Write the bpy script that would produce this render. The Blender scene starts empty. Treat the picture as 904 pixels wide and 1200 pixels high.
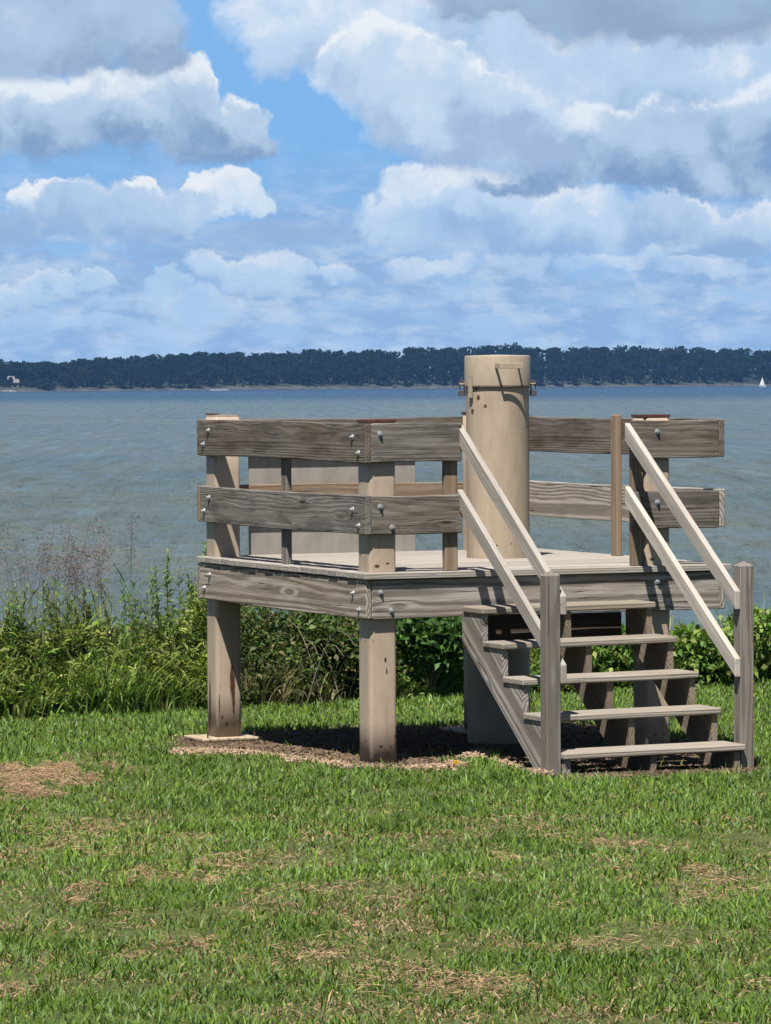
import bpy, bmesh, math, random
import numpy as np
from mathutils import Vector, Matrix, Quaternion

random.seed(7)
rng = np.random.default_rng(11)
sc = bpy.context.scene
COL = sc.collection

# ------------------------------------------------------------------ camera
F_PX, CAM_H = 4982.5, 2.3431
PITCH, ROLL = math.atan2(162.92, 4982.5), 0.0051
_a = PITCH
_f = Vector((0, math.cos(_a), -math.sin(_a)))
_u0 = Vector((0, math.sin(_a), math.cos(_a)))
_r0 = Vector((1, 0, 0))
_r = _r0 * math.cos(ROLL) - _u0 * math.sin(ROLL)
_u = _r0 * math.sin(ROLL) + _u0 * math.cos(ROLL)
cam_d = bpy.data.cameras.new("camera")
cam = bpy.data.objects.new("camera", cam_d)
COL.objects.link(cam)
M = Matrix((( _r.x, _u.x, -_f.x, 0), (_r.y, _u.y, -_f.y, 0), (_r.z, _u.z, -_f.z, CAM_H), (0, 0, 0, 1)))
cam.matrix_world = M
cam_d.sensor_fit = 'VERTICAL'
cam_d.sensor_height = 24.0
cam_d.lens = 24.0 * F_PX / 1200.0
cam_d.clip_start = 0.5
cam_d.clip_end = 12000
sc.camera = cam

# ------------------------------------------------------------------ exposure
sc.view_settings.view_transform = 'Standard'
sc.view_settings.look = 'None'
sc.view_settings.gamma = 1.0
sc.view_settings.use_curve_mapping = False
sc.view_settings.exposure = 1.20
sc.render.engine = 'CYCLES'
sc.cycles.max_bounces = 6
sc.cycles.diffuse_bounces = 3
sc.cycles.glossy_bounces = 3
sc.cycles.transmission_bounces = 3
sc.cycles.volume_bounces = 0

# ------------------------------------------------------------------ sun
SUN_EL, SUN_AZ = math.radians(62), math.radians(194)      # azimuth clockwise from +Y
sun_dir = Vector((math.sin(SUN_AZ) * math.cos(SUN_EL), math.cos(SUN_AZ) * math.cos(SUN_EL), math.sin(SUN_EL)))
sl = bpy.data.lights.new("sun", 'SUN')
sl.energy = 5.0
sl.angle = math.radians(0.5)
sl.color = (1.0, 0.935, 0.84)
so = bpy.data.objects.new("sun", sl)
COL.objects.link(so)
so.rotation_euler = sun_dir.to_track_quat('Z', 'Y').to_euler()
so.location = (0, 0, 30)


# ------------------------------------------------------------------ node expressions
class NT:
    """small expression writer for a node tree"""
    def __init__(self, tree):
        self.t = tree
    def node(self, typ, **kw):
        n = self.t.nodes.new(typ)
        for k, v in kw.items():
            setattr(n, k, v)
        return n
    def put(self, sock, val):
        if isinstance(val, X):
            val = val.s
        if isinstance(val, bpy.types.NodeSocket):
            self.t.links.new(val, sock)
        elif val is not None:
            if sock.type == 'RGBA' and len(val) == 3:
                val = tuple(val) + (1.0,)
            sock.default_value = val
    def m(self, op, *a, clamp=False):
        n = self.node('ShaderNodeMath', operation=op)
        n.use_clamp = clamp
        for i, v in enumerate(a):
            self.put(n.inputs[i], v)
        return X(self, n.outputs[0])
    def v(self, op, *a):
        n = self.node('ShaderNodeVectorMath', operation=op)
        for i, v in enumerate(a):
            self.put(n.inputs[i], v)
        out = n.outputs['Value'] if op in ('DOT_PRODUCT', 'LENGTH', 'DISTANCE') else n.outputs[0]
        return X(self, out)
    def xyz(self, x, y, z=0.0):
        n = self.node('ShaderNodeCombineXYZ')
        for i, v in enumerate((x, y, z)):
            self.put(n.inputs[i], v)
        return X(self, n.outputs[0])
    def sep(self, v):
        n = self.node('ShaderNodeSeparateXYZ')
        self.put(n.inputs[0], v)
        return [X(self, o) for o in n.outputs]
    def noise(self, vec, scale=1.0, detail=4.0, rough=0.5, dist=0.0, color=False, dim='3D'):
        n = self.node('ShaderNodeTexNoise', noise_dimensions=dim)
        self.put(n.inputs['Vector'], vec)
        n.inputs['Scale'].default_value = scale
        n.inputs['Detail'].default_value = detail
        n.inputs['Roughness'].default_value = rough
        n.inputs['Distortion'].default_value = dist
        return X(self, n.outputs['Color' if color else 'Fac'])
    def voronoi(self, vec, scale=1.0, rand=1.0, out='Distance', feature='F1'):
        n = self.node('ShaderNodeTexVoronoi', feature=feature)
        self.put(n.inputs['Vector'], vec)
        n.inputs['Scale'].default_value = scale
        n.inputs['Randomness'].default_value = rand
        return X(self, n.outputs[out])
    def smooth(self, x, lo, hi, a=0.0, b=1.0):
        n = self.node('ShaderNodeMapRange', interpolation_type='SMOOTHSTEP')
        for i, v in enumerate((x, lo, hi, a, b)):
            self.put(n.inputs[i], v)
        return X(self, n.outputs[0])
    def lin(self, x, lo, hi, a=0.0, b=1.0):
        n = self.node('ShaderNodeMapRange')
        for i, v in enumerate((x, lo, hi, a, b)):
            self.put(n.inputs[i], v)
        return X(self, n.outputs[0])
    def mix(self, f, a, b):
        n = self.node('ShaderNodeMix', data_type='RGBA')
        self.put(n.inputs[0], f)
        self.put(n.inputs[6], a)
        self.put(n.inputs[7], b)
        return X(self, n.outputs[2])
    def bump(self, h, strength=0.5, dist=0.01):
        n = self.node('ShaderNodeBump')
        n.inputs['Strength'].default_value = strength
        n.inputs['Distance'].default_value = dist
        self.put(n.inputs['Height'], h)
        return X(self, n.outputs[0])


class X:
    def __init__(self, nt, s):
        self.nt, self.s = nt, s
    def __add__(self, o): return self.nt.m('ADD', self, o)
    __radd__ = __add__
    def __sub__(self, o): return self.nt.m('SUBTRACT', self, o)
    def __rsub__(self, o): return self.nt.m('SUBTRACT', o, self)
    def __mul__(self, o): return self.nt.m('MULTIPLY', self, o)
    __rmul__ = __mul__
    def __truediv__(self, o): return self.nt.m('DIVIDE', self, o)
    def sin(self): return self.nt.m('SINE', self)
    def abs(self): return self.nt.m('ABSOLUTE', self)
    def pow(self, o): return self.nt.m('POWER', self, o)
    def max(self, o): return self.nt.m('MAXIMUM', self, o)
    def min(self, o): return self.nt.m('MINIMUM', self, o)
    def clamp(self): return self.nt.m('ADD', self, 0.0, clamp=True)


def srgb(r, g, b, k=1.0):
    f = lambda c: (c / 255 / 12.92 if c <= 10 else ((c / 255 + 0.055) / 1.055) ** 2.4) * k
    return (f(r), f(g), f(b))


# ------------------------------------------------------------------ world: Nishita sky with broken cumulus
SKY = 0.10
world = bpy.data.worlds.new("World")
sc.world = world
world.use_nodes = True
wt = world.node_tree
wt.nodes.clear()
w = NT(wt)
out = w.node('ShaderNodeOutputWorld')
bg = w.node('ShaderNodeBackground')
bg.inputs['Strength'].default_value = SKY
wt.links.new(bg.outputs[0], out.inputs['Surface'])
sky = w.node('ShaderNodeTexSky')
sky.sky_type = 'NISHITA'
sky.sun_disc = False
sky.sun_elevation = SUN_EL
sky.sun_rotation = SUN_AZ
sky.air_density = 1.0
sky.dust_density = 0.6
sky.ozone_density = 2.0
tc = w.node('ShaderNodeTexCoord')
dirv = X(w, tc.outputs['Generated'])
dx, dy, dz = w.sep(dirv)
# angular coordinates: 1 unit = 0.02007 rad (about 1.15 degrees)
AU = 49.825
cu = w.m('ARCTAN2', dx, dy) * AU
cv = w.m('ARCSINE', dz) * AU
p0 = w.xyz(cu, cv, 0.0)
SKC = 1.0 / SKY / (2 ** sc.view_settings.exposure)        # picture brightness to sky radiance


def cc(r, g, b):
    return srgb(r, g, b, SKC)


# the blue between the clouds
blue_top, blue_low = cc(128, 182, 235), cc(166, 199, 233)
gap = w.mix(w.smooth(cv, 0.2, 2.6), blue_low, blue_top)
high = w.v('SCALE', sky.outputs[0])
high.s.node.inputs['Scale'].default_value = 0.34
skycol = w.mix(w.smooth(cv, 4.0, 14.0), gap, high)

warp_a = w.v('SUBTRACT', w.noise(p0, 1.1, 5, 0.55, color=True), (0.5, 0.5, 0.5))
warp_b = w.v('SUBTRACT', w.noise(p0, 4.5, 6, 0.62, color=True), (0.5, 0.5, 0.5))


def scalev(v, k):
    x = w.v('SCALE', v)
    x.s.node.inputs['Scale'].default_value = k
    return x


pw = w.v('ADD', p0, w.v('ADD', scalev(warp_a, 0.80), scalev(warp_b, 0.32)))
_, pwv, _ = w.sep(pw)
bill = w.noise(pw, 0.95, 6, 0.50)
bill_s = w.noise(w.v('ADD', pw, (0.16, 0.34, 0.0)), 0.95, 6, 0.50)
relief = bill - bill_s                                      # positive where the puff faces the sun
fine = w.noise(p0, 9.0, 5, 0.6) - 0.5


wisp = w.noise(p0, 2.6, 4, 0.55)


def PX(x, y):
    return (x - 452) / 100.0, (437 - y) / 100.0


def cloud(under, blobs, base, soft, base_soft, dark, light, top, k_rel=1.6, opacity=1.0, h_gain=1.0, bias=0.0):
    """one bank of cumulus: union of puffs with a flattened base"""
    dmin = None
    for (x, y, rx, ry) in blobs:
        c = PX(x, y)
        q = w.v('MULTIPLY', w.v('SUBTRACT', pw, (c[0], c[1], 0)), (100.0 / rx, 100.0 / ry, 0))
        d = w.v('DOT_PRODUCT', q, q)
        dmin = d if dmin is None else dmin.min(d)
    F = 1.0 - dmin
    vb, vt = PX(0, base)[1], PX(0, top)[1]
    h = w.lin(pwv, vb, vt, 0.0, 1.0)
    se = w.lin(h, 0.25, 0.85, soft * 1.9, soft * 0.95)
    al = w.smooth(F, -0.04, se) * w.smooth(cv + warp_sc * 0.22, vb - base_soft, vb + base_soft)
    if opacity < 1:
        al = al * opacity
    rim = w.smooth(F, 0.62, 0.10) * w.smooth(h, 0.15, 0.75)
    t = h * (0.70 * h_gain) + relief * k_rel + fine * 0.12 + (0.02 + bias) + rim * (0.10 + 0.50 * w.smooth(wisp, 0.44, 0.64))
    mid = tuple((dark[i] * .48 + light[i] * .52) * (.90, 1.0, 1.045)[i] for i in range(3))
    colr = w.mix(w.smooth(t, 0.50, 1.0), w.mix(w.smooth(t, 0.0, 0.55), dark, mid), light)
    return w.mix(al, under, colr), al


warp_sc = w.noise(w.v('MULTIPLY', p0, (0.8, 2.0, 1.0)), 1.6, 5, 0.55) - 0.5
# distant hazy cumulus rows low over the far shore
row = w.noise(w.v('ADD', w.v('MULTIPLY', p0, (0.75, 2.3, 1.0)), scalev(warp_a, 0.8)), 1.25, 6, 0.58)
row2 = w.noise(w.v('ADD', w.v('MULTIPLY', p0, (1.2, 3.4, 1.0)), (9.3, 2.1, 0.0)), 1.5, 6, 0.6)
low = w.smooth(row, 0.33, 0.54) * w.smooth(cv, 3.0, 1.4)
c1 = w.mix(low * 0.88, skycol, w.mix(w.smooth(row2 + relief * 0.7, 0.38, 0.70), cc(142, 177, 218), cc(190, 209, 234)))
# all other clouds away from the picture's piece of sky: the same broken cumulus on a flat layer
pl = w.v('DIVIDE', dirv, w.xyz(dz.max(0.0) + 0.06, dz.max(0.0) + 0.06, 1.0))
plx, ply, _ = w.sep(pl)
pl2 = w.xyz(plx, ply, 0.0)
gn = w.noise(pl2, 0.95, 7, 0.56, 0.25)
gn2 = w.noise(w.v('ADD', pl2, (0.06, 0.16, 0)), 0.95, 7, 0.56, 0.25)
gm = w.smooth(gn, 0.55, 0.64) * w.smooth(cu.abs(), 4.9, 6.8).max(w.smooth(cv, 4.9, 6.6)) * w.smooth(cv, 0.3, 2.0)
gcol = w.mix(w.smooth(gn - gn2 + (0.60 - gn) * 0.9, -0.10, 0.12), cc(140, 165, 200), cc(214, 225, 240))
c1 = w.mix(gm, c1, gcol)

D0, L0 = cc(160, 186, 220), cc(222, 230, 242)
# small low puffs
c1, _ = cloud(c1, [(200, 332, 26, 18), (190, 352, 30, 16), (115, 320, 32, 15), (62, 328, 40, 14), (130, 350, 34, 12), (20, 345, 60, 18)], 366, 0.5, 0.12,
              cc(160, 190, 226), cc(214, 226, 240), 312, opacity=0.85, bias=0.1)
c1, _ = cloud(c1, [(255, 318, 34, 18), (318, 318, 44, 18), (352, 328, 26, 14), (398, 324, 32, 14), (300, 335, 60, 14)], 344, 0.5, 0.12,
              cc(156, 186, 224), cc(220, 230, 243), 304, opacity=0.9, bias=0.1)
c1, _ = cloud(c1, [(150, 376, 80, 16), (235, 362, 60, 24), (190, 385, 70, 12), (60, 372, 70, 12)], 396, 0.6, 0.12,
              cc(162, 192, 228), cc(204, 219, 238), 344, opacity=0.8, bias=0.1)
c1, _ = cloud(c1, [(610, 308, 60, 15), (725, 312, 70, 15), (830, 318, 70, 14), (500, 312, 60, 15), (655, 345, 80, 10), (780, 350, 60, 8), (540, 352, 50, 10)], 356, 0.7, 0.12,
              cc(158, 186, 224), cc(214, 225, 240), 298, opacity=0.75, bias=0.1)
# middle tier
c1, _ = cloud(c1, [(270, 222, 46, 34), (300, 236, 26, 20), (170, 218, 30, 20), (60, 226, 64, 22), (240, 212, 30, 18)], 262, 0.35, 0.15,
              cc(178, 200, 230), cc(236, 240, 246), 195, opacity=0.95, bias=0.42)
c1, _ = cloud(c1, [(90, 245, 62, 42), (190, 250, 78, 42), (225, 240, 40, 34), (20, 262, 60, 36), (150, 232, 40, 26), (330, 275, 120, 24), (300, 300, 110, 14)], 288, 0.5, 0.25,
              cc(150, 180, 218), cc(212, 223, 239), 196)
c1, _ = cloud(c1, [(500, 228, 62, 44), (560, 222, 66, 38), (630, 246, 66, 38), (690, 262, 62, 38), (740, 275, 60, 36), (590, 280, 180, 26), (460, 262, 50, 32)], 296, 0.45, 0.25,
              cc(154, 184, 222), cc(230, 236, 245), 192, bias=0.16)
c1, _ = cloud(c1, [(790, 262, 62, 32), (860, 268, 66, 34), (900, 262, 60, 32), (820, 250, 40, 22)], 300, 0.5, 0.25,
              cc(150, 178, 216), cc(222, 230, 243), 222, bias=0.05)
c1, _ = cloud(c1, [(510, 262, 70, 30), (590, 268, 66, 26), (650, 285, 70, 22)], 300, 0.7, 0.2,
              cc(150, 181, 220), cc(196, 213, 236), 220, opacity=0.85)
# upper tier
c1, _ = cloud(c1, [(690, 95, 120, 70), (620, 70, 70, 50), (850, 100, 130, 80), (800, 95, 60, 36)], 220, 0.5, 0.25,
              cc(150, 178, 216), cc(224, 233, 245), 40, bias=0.0)
c1, _ = cloud(c1, [(720, 8, 300, 50), (860, 15, 200, 48), (560, 0, 130, 34), (800, 30, 160, 36)], 72, 0.5, 0.12,
              cc(146, 168, 198), cc(184, 200, 222), -60, k_rel=1.2)
c1, _ = cloud(c1, [(770, 170, 90, 46), (690, 150, 60, 40), (850, 175, 110, 56), (900, 160, 90, 60), (720, 170, 46, 36), (690, 196, 120, 30), (640, 212, 90, 14), (840, 215, 200, 22)], 236, 0.4, 0.10,
              cc(130, 160, 200), cc(226, 235, 246), 108, h_gain=1.3, bias=-0.06)
c1, _ = cloud(c1, [(360, 20, 120, 50), (330, 60, 40, 34), (440, 20, 90, 56), (380, 50, 60, 40), (590, 50, 50, 34), (520, 40, 60, 32)], 120, 0.6, 0.30,
              cc(168, 192, 224), cc(226, 234, 246), -20, bias=0.05)
c1, _ = cloud(c1, [(450, 80, 86, 62), (510, 90, 70, 58), (560, 125, 66, 54), (605, 145, 56, 50), (640, 178, 38, 32), (560, 172, 80, 38), (490, 130, 76, 50), (425, 90, 36, 36)], 208, 0.35, 0.22,
              cc(160, 184, 219), cc(234, 240, 247), 40, bias=0.02)
c1, _ = cloud(c1, [(50, 130, 160, 60), (165, 132, 96, 62), (232, 112, 32, 52), (285, 145, 42, 38), (250, 160, 84, 34), (306, 168, 34, 20)], 194, 0.35, 0.10,
              cc(130, 160, 200), cc(230, 238, 247), 92, h_gain=1.25, bias=-0.08)
c1, _ = cloud(c1, [(60, 25, 160, 60), (170, 40, 60, 60), (190, 70, 46, 30), (40, 66, 150, 32), (140, 10, 80, 50)], 94, 0.45, 0.10,
              cc(146, 170, 203), cc(208, 220, 237), -40, bias=0.02, k_rel=1.6)
wt.links.new(c1.s, bg.inputs['Color'])
world.cycles.sampling_method = 'MANUAL'
world.cycles.sample_map_resolution = 512


# ------------------------------------------------------------------ object helpers
def link(o, parent=None):
    COL.objects.link(o)
    if parent is not None:
        o.parent = parent
    return o


def tag(o, label=None, cat=None, group=None, kind=None):
    if label: o['label'] = label
    if cat: o['category'] = cat
    if group: o['group'] = group
    if kind: o['kind'] = kind
    return o


def empty(name, loc, rotz, label, cat, group=None):
    o = bpy.data.objects.new(name, None)
    o.empty_display_size = 0.2
    o.location = loc
    o.rotation_euler = (0, 0, rotz)
    link(o)
    return tag(o, label, cat, group)


def mesh_obj(name, me, mat, parent=None):
    if mat is not None and len(me.materials) == 0:
        me.materials.append(mat)
    return link(bpy.data.objects.new(name, me), parent)


def from_bm(name, bm, mat, parent=None, smooth=False):
    bmesh.ops.recalc_face_normals(bm, faces=bm.faces[:])
    me = bpy.data.meshes.new(name)
    bm.to_mesh(me)
    bm.free()
    if smooth:
        for p in me.polygons:
            p.use_smooth = True
    return mesh_obj(name, me, mat, parent)


def np_mesh(name, verts, faces_list, mat, col=None, smooth=False, parent=None):
    """faces_list: list of int arrays (n,k)"""
    me = bpy.data.meshes.new(name)
    nv = len(verts)
    me.vertices.add(nv)
    me.vertices.foreach_set('co', np.asarray(verts, np.float32).ravel())
    loops = np.concatenate([f.ravel() for f in faces_list]).astype(np.int32)
    sizes = np.concatenate([np.full(len(f), f.shape[1], np.int32) for f in faces_list])
    me.loops.add(len(loops))
    me.loops.foreach_set('vertex_index', loops)
    me.polygons.add(len(sizes))
    me.polygons.foreach_set('loop_start', np.concatenate([[0], np.cumsum(sizes)[:-1]]).astype(np.int32))
    try:
        me.polygons.foreach_set('loop_total', sizes)
    except Exception:
        pass
    if smooth:
        me.polygons.foreach_set('use_smooth', np.ones(len(sizes), bool))
    if col is not None:
        at = me.color_attributes.new('col', 'FLOAT_COLOR', 'POINT')
        c4 = np.ones((nv, 4), np.float32)
        c4[:, :3] = col
        at.data.foreach_set('color', c4.ravel())
    me.update(calc_edges=True)
    me.validate()
    return mesh_obj(name, me, mat, parent)


def box_bm(bm, lo, hi):
    g = bmesh.ops.create_cube(bm, size=1.0)
    for v in g['verts']:
        v.co = Vector(((lo[i] + hi[i]) / 2 + v.co[i] * (hi[i] - lo[i]) for i in range(3)))
    return g['verts']


def cyl_bm(bm, r0, r1, z0, z1, seg=24, caps=True):
    g = bmesh.ops.create_cone(bm, cap_ends=caps, cap_tris=False, segments=seg, radius1=r0, radius2=r1, depth=z1 - z0)
    bmesh.ops.translate(bm, verts=g['verts'], vec=(0, 0, (z0 + z1) / 2))
    return g['verts']


# ------------------------------------------------------------------ materials
def new_mat(name):
    m = bpy.data.materials.new(name)
    m.use_nodes = True
    m.node_tree.nodes.clear()
    nt = NT(m.node_tree)
    o = nt.node('ShaderNodeOutputMaterial')
    b = nt.node('ShaderNodeBsdfPrincipled')
    m.node_tree.links.new(b.outputs[0], o.inputs['Surface'])
    return m, nt, b, o


def wood(name, light, dark, crack, brown, ring=0.012, ring_amt=0.6, brown_amt=0.5, crack_amt=0.7, knots=1.0, bump=0.6, stain=0.0, sat=(0.85, 1.08)):
    m, n, b, _ = new_mat(name)
    t = n.node('ShaderNodeTexCoord')
    oi = n.node('ShaderNodeObjectInfo')
    rnd = X(n, oi.outputs['Random'])
    x, y, z = n.sep(X(n, t.outputs['Object']))
    off = rnd * 37.0
    pa = n.xyz(x * 1.0 + off, y * 1.0, z * 1.0)
    # rings of the log seen through the flat sawn face
    low = n.noise(n.xyz(x * 0.9 + off, y * 5.0, z * 5.0), 1.0, 3, 0.5) - 0.5
    kd = n.voronoi(n.xyz(x * 0.62 + off * 1.7, y * 3.0, z * 1.0), 2.1)
    kn = n.smooth(kd, 0.26, 0.0) * knots
    yy = y + (rnd - 0.5) * 0.14 + low * 0.10
    zz = z + 0.10 + rnd * 0.05
    r = n.m('SQRT', yy * yy + zz * zz) + low * 0.034 + kn * 0.024
    rings = (r * (6.2832 / ring)).sin() * 0.5 + 0.5
    rings = n.smooth(rings, 0.15, 0.95)
    fib = n.noise(n.xyz(x * 5.0 + off, y * 170.0, z * 170.0), 1.0, 4, 0.6)
    fib2 = n.noise(n.xyz(x * 1.6 + off, y * 60.0, z * 60.0), 1.0, 4, 0.6)
    big = n.noise(n.xyz(x * 1.4 + off, y * 9.0, z * 9.0), 1.0, 4, 0.6)
    blotch = n.noise(n.v('SCALE', pa), 5.0, 4, 0.6)
    blotch.s.node.inputs['Vector'].links[0].from_node.inputs['Scale'].default_value = 1.0
    c = n.mix(rings * ring_amt, light, dark)
    c = n.mix(n.smooth(fib2, 0.35, 0.75) * 0.55, c, dark)
    c = n.mix(n.smooth(big, 0.42, 0.68) * brown_amt, c, brown)
    c = n.mix(n.smooth(fib, 0.50, 0.80) * 0.30, c, light)
    cr = n.smooth(n.noise(n.xyz(x * 2.2 + off * 2.0, y * 75.0, z * 75.0), 1.0, 3, 0.55, 0.4), 0.60, 0.68)
    crk = cr * n.smooth(blotch, 0.35, 0.62) * crack_amt
    c = n.mix(crk, c, crack)
    kcore = n.smooth(kd, 0.095, 0.035) * n.smooth(knots * n.noise(n.xyz(x * 0.8 + off, y, z), 2.0, 1), 0.40, 0.5)
    c = n.mix(kcore * 0.9, c, crack)
    if stain > 0:
        s = n.smooth(n.noise(n.xyz(x * 1.1 + off, y * 6.0, z * 3.0), 2.2, 5, 0.65), 0.44, 0.64)
        c = n.mix(s * stain, c, (0.035, 0.028, 0.022))
    # whole boards differ a little
    rnd2 = n.m('FRACT', rnd * 7.31)
    hsv = n.node('ShaderNodeHueSaturation')
    n.put(hsv.inputs['Saturation'], n.lin(rnd2, 0, 1, sat[0], sat[1]))
    n.put(hsv.inputs['Value'], n.lin(rnd, 0, 1, 0.84, 1.20))
    n.put(hsv.inputs['Color'], c)
    m.node_tree.links.new(hsv.outputs[0], b.inputs['Base Color'])
    b.inputs['Roughness'].default_value = 0.88
    b.inputs['Specular IOR Level'].default_value = 0.18
    h = rings * 0.35 + fib * 0.5 + fib2 * 0.5 - crk * 1.6 - kcore * 0.8
    n.put(b.inputs['Normal'], n.bump(h, bump, 0.004))
    return m


W_RAIL = wood('weathered_rail_wood', (0.148, 0.133, 0.118), (0.078, 0.066, 0.055), (0.014, 0.011, 0.010), (0.070, 0.051, 0.038), ring=0.013, ring_amt=0.60, stain=0.65, sat=(0.6, 1.2))
W_FASC = wood('weathered_fascia_wood', (0.282, 0.261, 0.239), (0.108, 0.095, 0.084), (0.018, 0.016, 0.013), (0.158, 0.125, 0.101), ring=0.020, ring_amt=0.9, crack_amt=1.0, sat=(0.85, 1.5), brown_amt=0.4, stain=0.22)
W_DECK = wood('bleached_deck_wood', (0.238, 0.223, 0.206), (0.158, 0.142, 0.127), (0.032, 0.028, 0.023), (0.182, 0.158, 0.134), ring=0.014, ring_amt=0.45)
W_TREAD = wood('bleached_tread_wood', (0.223, 0.202, 0.173), (0.141, 0.122, 0.100), (0.030, 0.025, 0.020), (0.163, 0.133, 0.103), ring=0.013, ring_amt=0.55)
W_HAND = wood('pale_handrail_wood', (0.299, 0.277, 0.253), (0.196, 0.175, 0.153), (0.059, 0.045, 0.039), (0.203, 0.179, 0.153), ring=0.015, ring_amt=0.45, crack_amt=0.4, knots=1.4, bump=0.4)
W_POST = wood('grey_newel_wood', (0.160, 0.148, 0.136), (0.079, 0.069, 0.061), (0.017, 0.014, 0.011), (0.114, 0.082, 0.058), ring=0.017, ring_amt=0.75, brown_amt=0.5)
W_BAL = wood('brown_baluster_wood', (0.184, 0.143, 0.105), (0.102, 0.074, 0.051), (0.021, 0.015, 0.010), (0.154, 0.098, 0.056), ring=0.014, ring_amt=0.6)
W_STRING_SHADED = wood('shaded_tan_stringer_wood', (0.169, 0.137, 0.101), (0.094, 0.072, 0.052), (0.022, 0.017, 0.013), (0.108, 0.079, 0.054), ring=0.015, ring_amt=0.55)  # tan wood darkened: shade under the treads is put into its colour
W_JOIST = wood('brown_joist_wood', (0.071, 0.053, 0.041), (0.038, 0.029, 0.020), (0.009, 0.006, 0.005), (0.046, 0.032, 0.023), ring=0.014, ring_amt=0.5)  # brown kept extra dark, with the shade below the deck put into it


def paint(name, base, rough=0.55, rust_amt=0.0, spots=(), streak=0.0, rust_floor=None, chips=0.0):
    m, n, b, _ = new_mat(name)
    t = n.node('ShaderNodeTexCoord')
    p = X(n, t.outputs['Object'])
    x, y, z = n.sep(p)
    dirt = n.noise(n.xyz(x * 5, y * 5, z * 1.6), 1.6, 6, 0.65)
    spk = n.noise(p, 42.0, 4, 0.6)
    light = tuple(min(1, c * 1.16 + 0.02) for c in base)
    dark = tuple(c * 0.74 for c in base)
    c = n.mix(n.smooth(dirt, 0.32, 0.70), light, base)
    c = n.mix(n.smooth(spk, 0.55, 0.8) * 0.35, c, dark)
    run = n.noise(n.xyz(x * 26, y * 26, z * 1.3), 1.0, 4, 0.6)
    c = n.mix(n.smooth(run, 0.56, 0.75) * (0.25 + streak), c, dark)
    pale = n.smooth(n.noise(n.v('MULTIPLY', p, (1, 1, 0.6)), 13.0, 5, 0.7), 0.60, 0.72)
    c = n.mix(pale * 0.35, c, tuple(min(1, q * 1.35 + .03) for q in base))
    rust = None
    ch = n.voronoi(n.xyz(x * 1.0, y * 1.0, z * .6), 11.0)
    chip = n.smooth(ch + (spk - .5) * .12, 0.13, 0.08) * n.smooth(n.noise(p, 3.1, 3), 0.50, 0.58)
    c = n.mix(chip * chips, c, (0.045, 0.028, 0.02))
    foot = n.smooth(z + (dirt - .5) * .30, 0.16, -0.06)
    c = n.mix(foot * .55, c, (0.085, 0.062, 0.042))
    if rust_amt > 0:
        rn = n.noise(n.xyz(x * 30, y * 30, z * 3.0), 1.0, 4, 0.6)
        rust = n.smooth(rn, 0.62, 0.66) * rust_amt
        if rust_floor:
            rust = rust * n.smooth(z + n.noise(p, 6.0, 3) * 0.3, rust_floor[1], rust_floor[0])
    for sp in spots:
        sx, sy, sz, sr = sp[:4]
        ky = sp[4] if len(sp) > 4 else 0.75
        d = n.v('LENGTH', n.v('MULTIPLY', n.v('SUBTRACT', p, (sx, sy, sz)), (1, 1, ky)))
        q = n.smooth(d + (spk - 0.5) * min(0.012, sr) + (run - 0.5) * sr, sr, sr * 0.6)
        rust = q if rust is None else rust.max(q)
    if rust is not None:
        rc = n.mix(spk, (0.012, 0.007, 0.005), (0.085, 0.038, 0.016))
        halo = rust
        c = n.mix(halo, c, rc)
    n.put(b.inputs['Base Color'], c)
    b.inputs['Roughness'].default_value = rough
    b.inputs['Specular IOR Level'].default_value = 0.3
    n.put(b.inputs['Normal'], n.bump(spk * 0.4 + dirt * 0.6 + pale * 0.4, 0.25, 0.004))
    return m


BEIGE = (0.240, 0.192, 0.145)
P_POST = paint('beige_steel_paint', BEIGE, 0.5, 0.10, [(.012, -.09, .62, .010, .5), (.02, -.09, .555, .006, .2), (-.02, -.09, .10, .012, 1.6), (.045, -.09, .095, .010, 1.8), (-.088, -.02, .13, .009, .6), (-.04, -.09, 1.185, .020, 1.6), (.03, -.09, 1.20, .016, 2.0), (.075, -.09, .16, .009, .6)], chips=.3)
P_RUSTY = paint('rust_streaked_beige_paint', BEIGE, 0.5, 0.8, [(-.09, .025, .20, .017, .075), (-.07, -.085, .17, .006, .035), (.018, -.09, .34, .020, .13), (.030, -.09, .26, .014, .07), (-.086, .03, .06, .016, .2), (-.02, -.09, .05, .008, .5), (-.05, -.09, .10, .006, .3)],
                streak=0.15, rust_floor=(0.04, 0.30), chips=.3)
P_PIPE = None


def plain(name, col, rough=0.6, metal=0.0, var=0.3, scale=20.0, bump=0.0):
    m, n, b, _ = new_mat(name)
    t = n.node('ShaderNodeTexCoord')
    s = n.noise(X(n, t.outputs['Object']), scale, 5, 0.62)
    n.put(b.inputs['Base Color'], n.mix(n.smooth(s, 0.3, 0.7), tuple(c * (1 - var) for c in col), tuple(min(1, c * (1 + var)) for c in col)))
    b.inputs['Roughness'].default_value = rough
    b.inputs['Metallic'].default_value = metal
    if bump:
        n.put(b.inputs['Normal'], n.bump(s, bump, 0.004))
    return m


M_RED = plain('red_oxide_steel', (0.055, 0.014, 0.012), 0.6, 0.0, 0.5, 45)
M_GALV = plain('galvanised_steel', (0.30, 0.31, 0.325), 0.5, 0.55, 0.2, 60)
M_RUST = plain('dark_rusty_steel', (0.050, 0.034, 0.028), 0.75, 0.2, 0.5, 50, 0.3)
M_PLATE = plain('weathered_base_plate', (0.27, 0.215, 0.15), 0.7, 0.0, 0.4, 25, 0.3)
M_PANEL = paint('grey_sheet_panel', (0.165, 0.154, 0.142), 0.6, streak=0.3)


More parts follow.
